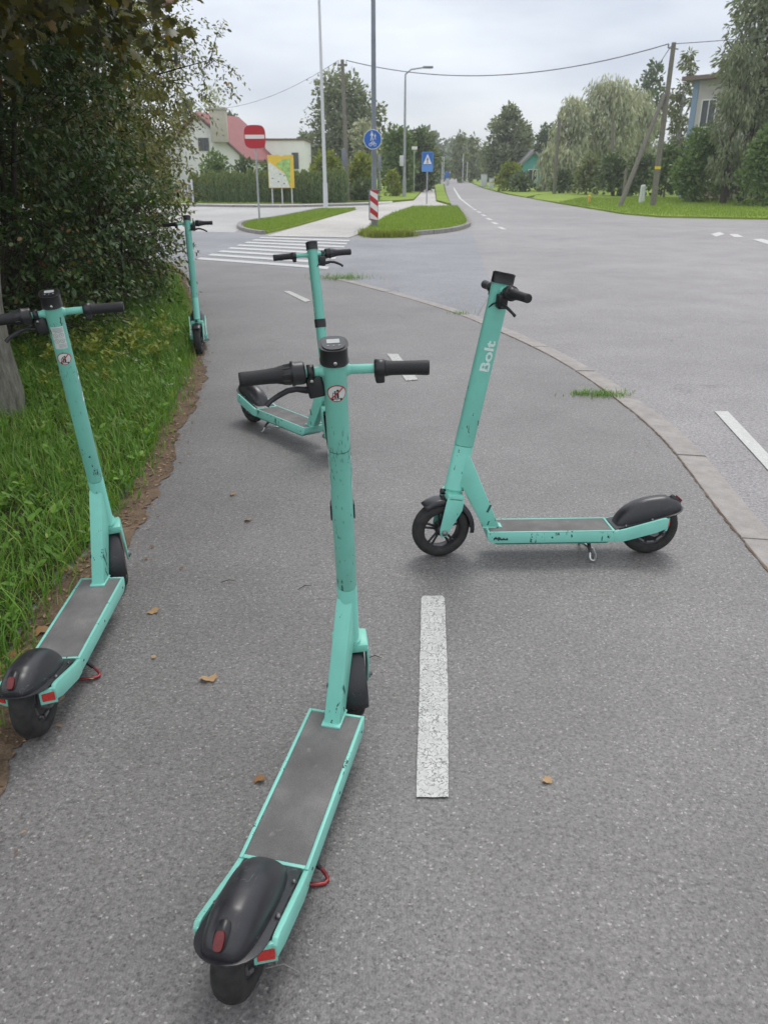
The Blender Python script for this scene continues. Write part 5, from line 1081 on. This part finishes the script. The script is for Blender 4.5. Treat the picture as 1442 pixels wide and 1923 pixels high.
    # cap with display
    m = MB(); oval(m, A_ + .0035, B_ + .004, 1.118, 1.156, e=2.6); dp = Q(m, 'display_head', 'black_plastic', t, .002)
    m = MB(); oval(m, A_ - .001, B_ - .001, 1.1562, 1.1585, e=2.6); Q(m, 'display_glass', 'display_black', dp)
    m = MB(); m.prism([(-.014, -.011), (.014, -.011), (.014, .011), (-.014, .011)], (1.1586, 1.1592), lambda u, v, w: SF(v + .007, u, w)); Q(m, 'screen', 'screen_grey', dp)
    m = MB()
    for y in (-.012, 0, .012): m.prism([(p[0] + y, p[1]) for p in cpoly(0, 0, .0028 if y else .0022, 8)], (1.1586, 1.1590), lambda u, v, w: SF(v - .017, u, w))
    Q(m, 'icons', 'decal_grey', dp)
    m = MB(); m.lathe([(0, .0012), (.0036, .0012), (.0042, 0)], lambda r, a, w: SF(-(A_ + .0035) - w, r * math.cos(a), 1.127 + r * math.sin(a)), 10); Q(m, 'screw', 'steel', dp)
    # fork: crown bridge, shoulders, two tapered blades
    m = MB(); 
    cr = [(-.038, .258), (.034, .258), (.036, .288), (-.038, .288)]
    m.prism(cr, (-.0495, .0495), lambda u, v, w: SF(u, w, v)); oval(m, .034, .024, .285, .299)
    fk = Q(m, 'fork', 'mint_paint', t, .009)
    hub = Vector((WL, 0, WR)); hl_ = hub - OX; hf, hll = hl_.dot(FX), hl_.dot(AX)
    for s in (-1, 1):
        m = MB(); bl = [(-.037, .272), (.034, .272), (.036, .250), (hf + .021, hll + .01), (hf + .013, hll - .018), (hf - .013, hll - .018), (hf - .024, hll + .02), (-.040, .225)]
        m.prism(bl, (min(s * .0435, s * .0495), max(s * .0435, s * .0495)), lambda u, v, w: SF(u, w, v)); Q(m, 'fork_blade', 'mint_paint', fk, .002)
        m = MB(); m.lathe([(0, s * .061), (.006, s * .061), (.007, s * .056), (.012, s * .055), (.0125, s * .0495)], wheelfn(WL, WR), 12); Q(m, 'axle_nut', 'dull_metal', fk)
    m = MB(); m.box(SF(.022, 0, .258), (.05, .03, .022), bev=.004); m.prism(disc(.012, 16), (.036, .052), lambda u, v, w: SF(w, u, .283 + v)); Q(m, 'lower_light', 'black_plastic', fk)
    # front wheel
    fw = Q(MB().lathe([(.084, -.019), (.084, .019), (.077, .019), (.0745, .010), (.0745, -.010), (.077, -.019)], wheelfn(WL, WR), 44, closed=True), 'front_wheel', 'dark_metal')
    m = MB(); pr = []
    ty = tyre(WL, 'tyre', fw)
    m = MB(); m.lathe([(0, -.032), (.022, -.032), (.026, -.018), (.026, .018), (.022, .032), (0, .032)], wheelfn(WL, WR), 24)
    for k in range(5):
        for da in (-.13, .13):
            a = 2 * PI * k / 5 + .3; p = Vector((WL + .022 * math.cos(a + da * 1.5), 0, WR + .022 * math.sin(a + da * 1.5))); q = Vector((WL + .076 * math.cos(a + da), 0, WR + .076 * math.sin(a + da)))
            m.tube([p, q], [.0058, .0050], 6, False)
    Q(m, 'spokes', 'dark_metal', fw)
    m = MB(); m.tube([(WL - .052, .014, WR - .05), (WL - .042, .020, WR - .043)], .003, 6); Q(m, 'valve', 'steel', fw)
    # front fender
    m = MB(); vs, fs = [], []; na, nb = 22, 10; a0, a1 = R(54), R(188)
    for k in (0, 1):
        for i in range(na + 1):
            a = a0 + (a1 - a0) * i / na; w = .036 if a < R(120) else .036 + .004 * math.sin((a - R(120)))
            for j in range(nb + 1):
                b = PI * j / nb; rr = WR + .006 + .012 * math.sin(b) ** .6 - k * .002 - (.010 if j in (0, nb) else 0); vs.append((WL + rr * math.cos(a), (w - k * .002) * math.cos(b), WR + rr * math.sin(a)))
    n1 = (na + 1) * (nb + 1)
    for k in (0, 1):
        for i in range(na):
            for j in range(nb): q = k * n1 + i * (nb + 1) + j; fs.append((q, q + 1, q + nb + 2, q + nb + 1))
    for i in range(na):
        for j in (0, nb): q = i * (nb + 1) + j; fs.append((q, q + nb + 1, n1 + q + nb + 1, n1 + q))
    for j in range(nb):
        for i in (0, na): q = i * (nb + 1) + j; fs.append((q, q + 1, n1 + q + 1, n1 + q))
    m.add(vs, fs, True); Q(m, 'front_fender', 'fender_plastic')
    # handlebar
    BL = 1.094
    def HB(y, d=0, f=0): return SF(-.020 * (abs(y) / .21) ** 1.5 + f, y, BL + d)
    m = MB(); m.tube([HB(y) for y in (-.20, -.15, -.10, -.05, -.02)] + [HB(y) for y in (.02, .05, .10, .15, .20)], .0108, 16); 
    for s in (-1, 1): m.tube([HB(s * .018), HB(s * .030), HB(s * .036)], [.019, .0135, .0108], 16, False)
    hb = Q(m, 'handlebar', 'mint_paint')
    m = MB(); m.tube([HB(y) for y in (.112, .118, .130, .15, .18, .204, .209, .2095)], [.0215, .0205, .0178, .0165, .0160, .0165, .0155, .010], 20); Q(m, 'grip', 'grip_rubber', hb)
    m = MB(); m.tube([HB(y) for y in (-.112, -.118, -.125, -.15, -.18, -.204, -.209, -.2095)], [.0185, .0170, .0160, .0158, .0160, .0168, .0155, .010], 20); Q(m, 'grip', 'grip_rubber', hb)
    m = MB(); m.tube([HB(y) for y in (.0655, .067, .072, .088, .091, .096, .0965)], [.016, .0235, .0255, .0255, .0275, .0275, .017], 24); m.tube([HB(y) for y in (.0965, .099, .112)], [.0245, .0225, .0205], 24)
    for k in range(9):
        a = 2 * PI * k / 9; v = FX * math.cos(a) + AX * math.sin(a); m.tube([HB(.098) + v * .0215, HB(.114) + v * .0195], .0028, 6)
    Q(m, 'twist_bell', 'black_plastic', hb)
    m = MB(); m.tube([HB(-.087), HB(-.088), HB(-.110), HB(-.112)], [.013, .0205, .0205, .016], 16); m.box(HB(-.099, -.018, -.004), (.026, .020, .026), bev=.004); Q(m, 'throttle', 'black_plastic', hb)
    m = MB(); m.tube([HB(.046), HB(.0465), HB(.0615), HB(.062)], [.012, .0165, .0165, .012], 16); m.box(HB(.053, -.018, .006), (.028, .016, .034), bev=.003); m.box(HB(.045, -.036, .006), (.036, .038, .050), Matrix.Rotation(-.15, 3, 'X'), bev=.005)
    bc = Q(m, 'brake_clamp', 'black_plastic', hb)
    m = MB(); m.lathe([(0, .0015), (.0045, .0015), (.005, 0)], lambda r, a, w: HB(.053, -.020, -.0075) + FX * -w + Vector((0, r * math.cos(a), 0)) + AX * r * math.sin(a), 10); Q(m, 'screw', 'steel', bc)
    m = MB(); m.tube([HB(.046, -.050, .012), HB(.066, -.049, .014), HB(.088, -.046, .018), HB(.108, -.048, .018), HB(.128, -.055, .014), HB(.148, -.064, .008), HB(.157, -.071, .002)], [.008, .0085, .007, .0068, .0066, .006, .0068], 10, sy=.65); Q(m, 'brake_lever', 'dark_metal', hb)
    m = MB(); m.tube([HB(.036, -.042, .018), HB(.026, -.052, .030), HB(.012, -.066, .034), SF(.030, .006, BL - .088)], .0032, 8); Q(m, 'cable', 'black_plastic', hb)
    # lettering on both sides of the stem
    for face in ('left', 'right'):
        cu = bpy.data.curves.new('t', 'FONT'); cu.body = 'Bolt'; cu.size = 1; cu.offset = .028; cu.space_character = 1.02; tmp = bpy.data.objects.new('t', cu); C.objects.link(tmp)
        dg = bpy.context.evaluated_depsgraph_get(); dg.update(); me = bpy.data.meshes.new_from_object(tmp.evaluated_get(dg)); bpy.data.objects.remove(tmp)
        bm = bmesh.new(); bm.from_mesh(me); xs = [v.co.x for v in bm.verts]; ys = [v.co.y for v in bm.verts]; wx, wy = max(xs) - min(xs), max(ys) - min(ys); cx, cy = (max(xs) + min(xs)) / 2, (max(ys) + min(ys)) / 2
        for v in bm.verts:
            a, b = (v.co.x - cx) / wx * .118, (v.co.y - cy) / wy * .040
            v.co = Vector((b if face == 'left' else -b, .850 + a, 0))      # reads upward
        k = -.024
        while k < .025: bmesh.ops.bisect_plane(bm, geom=bm.verts[:] + bm.edges[:] + bm.faces[:], plane_co=(k, 0, 0), plane_no=(1, 0, 0)); k += .004
        m = MB(); wrapbm(m, bm, face, .0009); Q(m, 'lettering', 'lettering', stem)
    return t
def no_riders(stem, lc):
    r = .0205; m = MB(); wrap(m, cpoly(0, lc, r), 'back', .0008); sk = m.build('warning_sticker', 'decal_red', stem)
    m = MB(); wrap(m, cpoly(0, lc, r * .88), 'back', .0012); m.build('sticker_face', 'decal_white', sk)
    m = MB()
    for p in (bar_poly(-.009, lc - .0125, .010, lc - .0125, .0016), bar_poly(.010, lc - .0125, .008, lc + .003, .0014), cpoly(-.0085, lc - .0135, .0026, 10), cpoly(.0095, lc - .0135, .0026, 10),
              [(-.004, lc - .011), (.000, lc - .011), (.001, lc + .003), (-.004, lc + .004)], cpoly(-.0018, lc + .0075, .0028, 10), [(.002, lc - .011), (.005, lc - .011), (.005, lc + .002), (.002, lc + .002)], cpoly(.0036, lc + .005, .0022, 10), bar_poly(-.001, lc + .001, .008, lc + .002, .0014)):
        wrap(m, p, 'back', .0015)
    m.build('pictogram', 'decal_black', sk)
    m = MB(); wrap(m, bar_poly(-.0135, lc + .0135, .0135, lc - .0135, .0030), 'back', .0019); m.build('slash', 'decal_red', sk)
def rules(stem, lc):
    m = MB(); wrap(m, [(-.0175, lc - .036), (.0175, lc - .036), (.0175, lc + .036), (-.0175, lc + .036)], 'back', .0008); sk = m.build('rules_sticker', 'decal_white', stem)
    m = MB()
    for cx in (-.0080, .0080):
        for cy in (.008, -.010):
            o = cpoly(cx, lc + cy, .0068, 20)
            for k in range(20): wrap(m, [o[k], o[(k + 1) % 20], (cx + (o[(k + 1) % 20][0] - cx) * .84, lc + cy + (o[(k + 1) % 20][1] - lc - cy) * .84), (cx + (o[k][0] - cx) * .84, lc + cy + (o[k][1] - lc - cy) * .84)], 'back', .0012)
            wrap(m, bar_poly(cx - .002, lc + cy - .003, cx + .001, lc + cy + .003, .0016), 'back', .0012)
    for k in range(4): wrap(m, bar_poly(-.015, lc + .031 - k * .004, .015 - .006 * (k == 3), lc + .031 - k * .004, .0014), 'back', .0012)
    for k in range(3): wrap(m, bar_poly(-.015, lc - .022 - k * .004, .006, lc - .022 - k * .004, .0012), 'back', .0012)
    m.build('pictograms', 'decal_grey', sk)
def band(stem, l):
    m = MB(); vs = []; n = 24
    for l_ in (l - .022, l + .022):
        for o_ in (.0006, .0040):
            for k in range(n + 1):
                t = -PI * .53 + PI * 1.06 * k / n; c, s = math.cos(t), math.sin(t); e = 2.3
                vs.append(SF((A_ + o_ * .6) * math.copysign(abs(c) ** (2 / e), c), (B_ + o_) * math.copysign(abs(s) ** (2 / e), s), l_))
    q = n + 1; fs = []
    for k in range(n):
        for a_, b_ in ((0, 2), (1, 3), (0, 1), (2, 3)): fs.append((a_ * q + k, a_ * q + k + 1, b_ * q + k + 1, b_ * q + k))
    for k in (0, n): fs.append((k, q + k, 3 * q + k, 2 * q + k))
    m.add(vs, fs, False); m.build('reflector_band', 'black_plastic', stem)
def scuffs(parent, marks, mat='decal_black'):
    m = MB(); r = random.Random(len(marks) * 7 + 3)
    for u, l, ln, w in marks: wrap(m, [(u - w, l), (u + w * .3, l + ln * .2), (u + w, l + ln), (u, l + ln * .8)], 'back', .0006)
    m.build('scuff_marks', mat, parent)
proto = make_scooter()
def tree_of(o): return [c for c in bpy.data.objects if c.parent is o]
def dup_all(o, par=None):
    c = o.copy(); C.objects.link(c); c.parent = par
    for ch in tree_of(o): dup_all(ch, c)
    return c
def part(root, nm):
    for c in tree_of(root):
        if c.name.split('.')[0] == nm: return c
SC = [{'x': -0.2707, 'y': 1.0852, 'yaw': 78.2128, 'lean': -1.3701, 'steer': 18.7273}, {'x': -0.9842, 'y': 1.8458, 'yaw': 92.6833, 'lean': 0.7863, 'steer': 16.084}, {'x': 1.1031, 'y': 3.0023, 'yaw': 181.9134, 'lean': -2.863, 'steer': 12.8964}, {'x': -0.8416, 'y': 4.9057, 'yaw': -50.0356, 'lean': 2.2216, 'steer': -27.9409}, {'x': -1.818, 'y': 7.8189, 'yaw': -77.0, 'lean': -0.4475, 'steer': -10.0}]
labs = ['nearest mint green scooter in the middle with a no passengers sticker below its display', 'mint green scooter at the left edge with a white rules sticker on its stem', 'mint green scooter at the right seen side on with pale lettering up its stem', 'mint green scooter half hidden behind the nearest one with a black band on its stem', 'farthest mint green scooter facing the viewer by the shrub at the zebra crossing']
roots = [proto] + [dup_all(proto) for _ in range(4)]
for i, rt in enumerate(roots):
    s = SC[i]; rt['label'] = labs[i]; rt.location = (s['x'], s['y'], .013); rt.rotation_mode = 'XYZ'
    rt.rotation_euler = (R(-s['lean']), 0, R(s['yaw']))
    T = Matrix.Translation(OX) @ Matrix.Rotation(R(s['steer']), 4, AX) @ Matrix.Translation(-OX)
    for c in tree_of(rt):
        if c.get('steer'): c.matrix_local = T
        if 'steer' in c: del c['steer']
s0, s1 = part(roots[0], 'stem'), part(roots[1], 'stem')
no_riders(s0, 1.055); band(s0, .715); band(part(roots[3], 'stem'), .735); no_riders(s1, .955); rules(s1, 1.025)
m = MB(); oval(m, A_ + .0003, B_ + .0003, .9008, .9022, cap=False); m.build('crack_line', 'decal_black', s0)
rs = random.Random(77)
for st_, n in ((s0, 70), (s1, 22)):
    scuffs(st_, [(rs.uniform(-.022, .022), rs.choice((rs.uniform(.5, .98), rs.gauss(.9, .02))), rs.uniform(.003, .014), rs.uniform(.0003, .0010)) for _ in range(n)])
# the red stand of the left scooter and reddish one of the nearest
for k in (0, 1):
    f = [c for c in tree_of(part(roots[k], 'centre_stand'))][0]; f.data = f.data.copy(); f.data.materials.clear(); f.data.materials.append(M['red_metal']); f['label'] = 'red foot of the stand'
# scribble on the deck side of the right scooter
m = MB(); y = .0795
for q in ([(.660, .101), (.652, .113), (.646, .105), (.638, .112)], [(.642, .097), (.634, .110), (.627, .099), (.620, .108), (.613, .100), (.604, .107)], [(.660, .107), (.63, .102), (.602, .101)]):
    m.tube([(a, y, b - .003) for a, b in q], .0022, 5)
m.build('scribble', 'decal_black', part(roots[2], 'deck'))
# scratches on the nearest fender dome
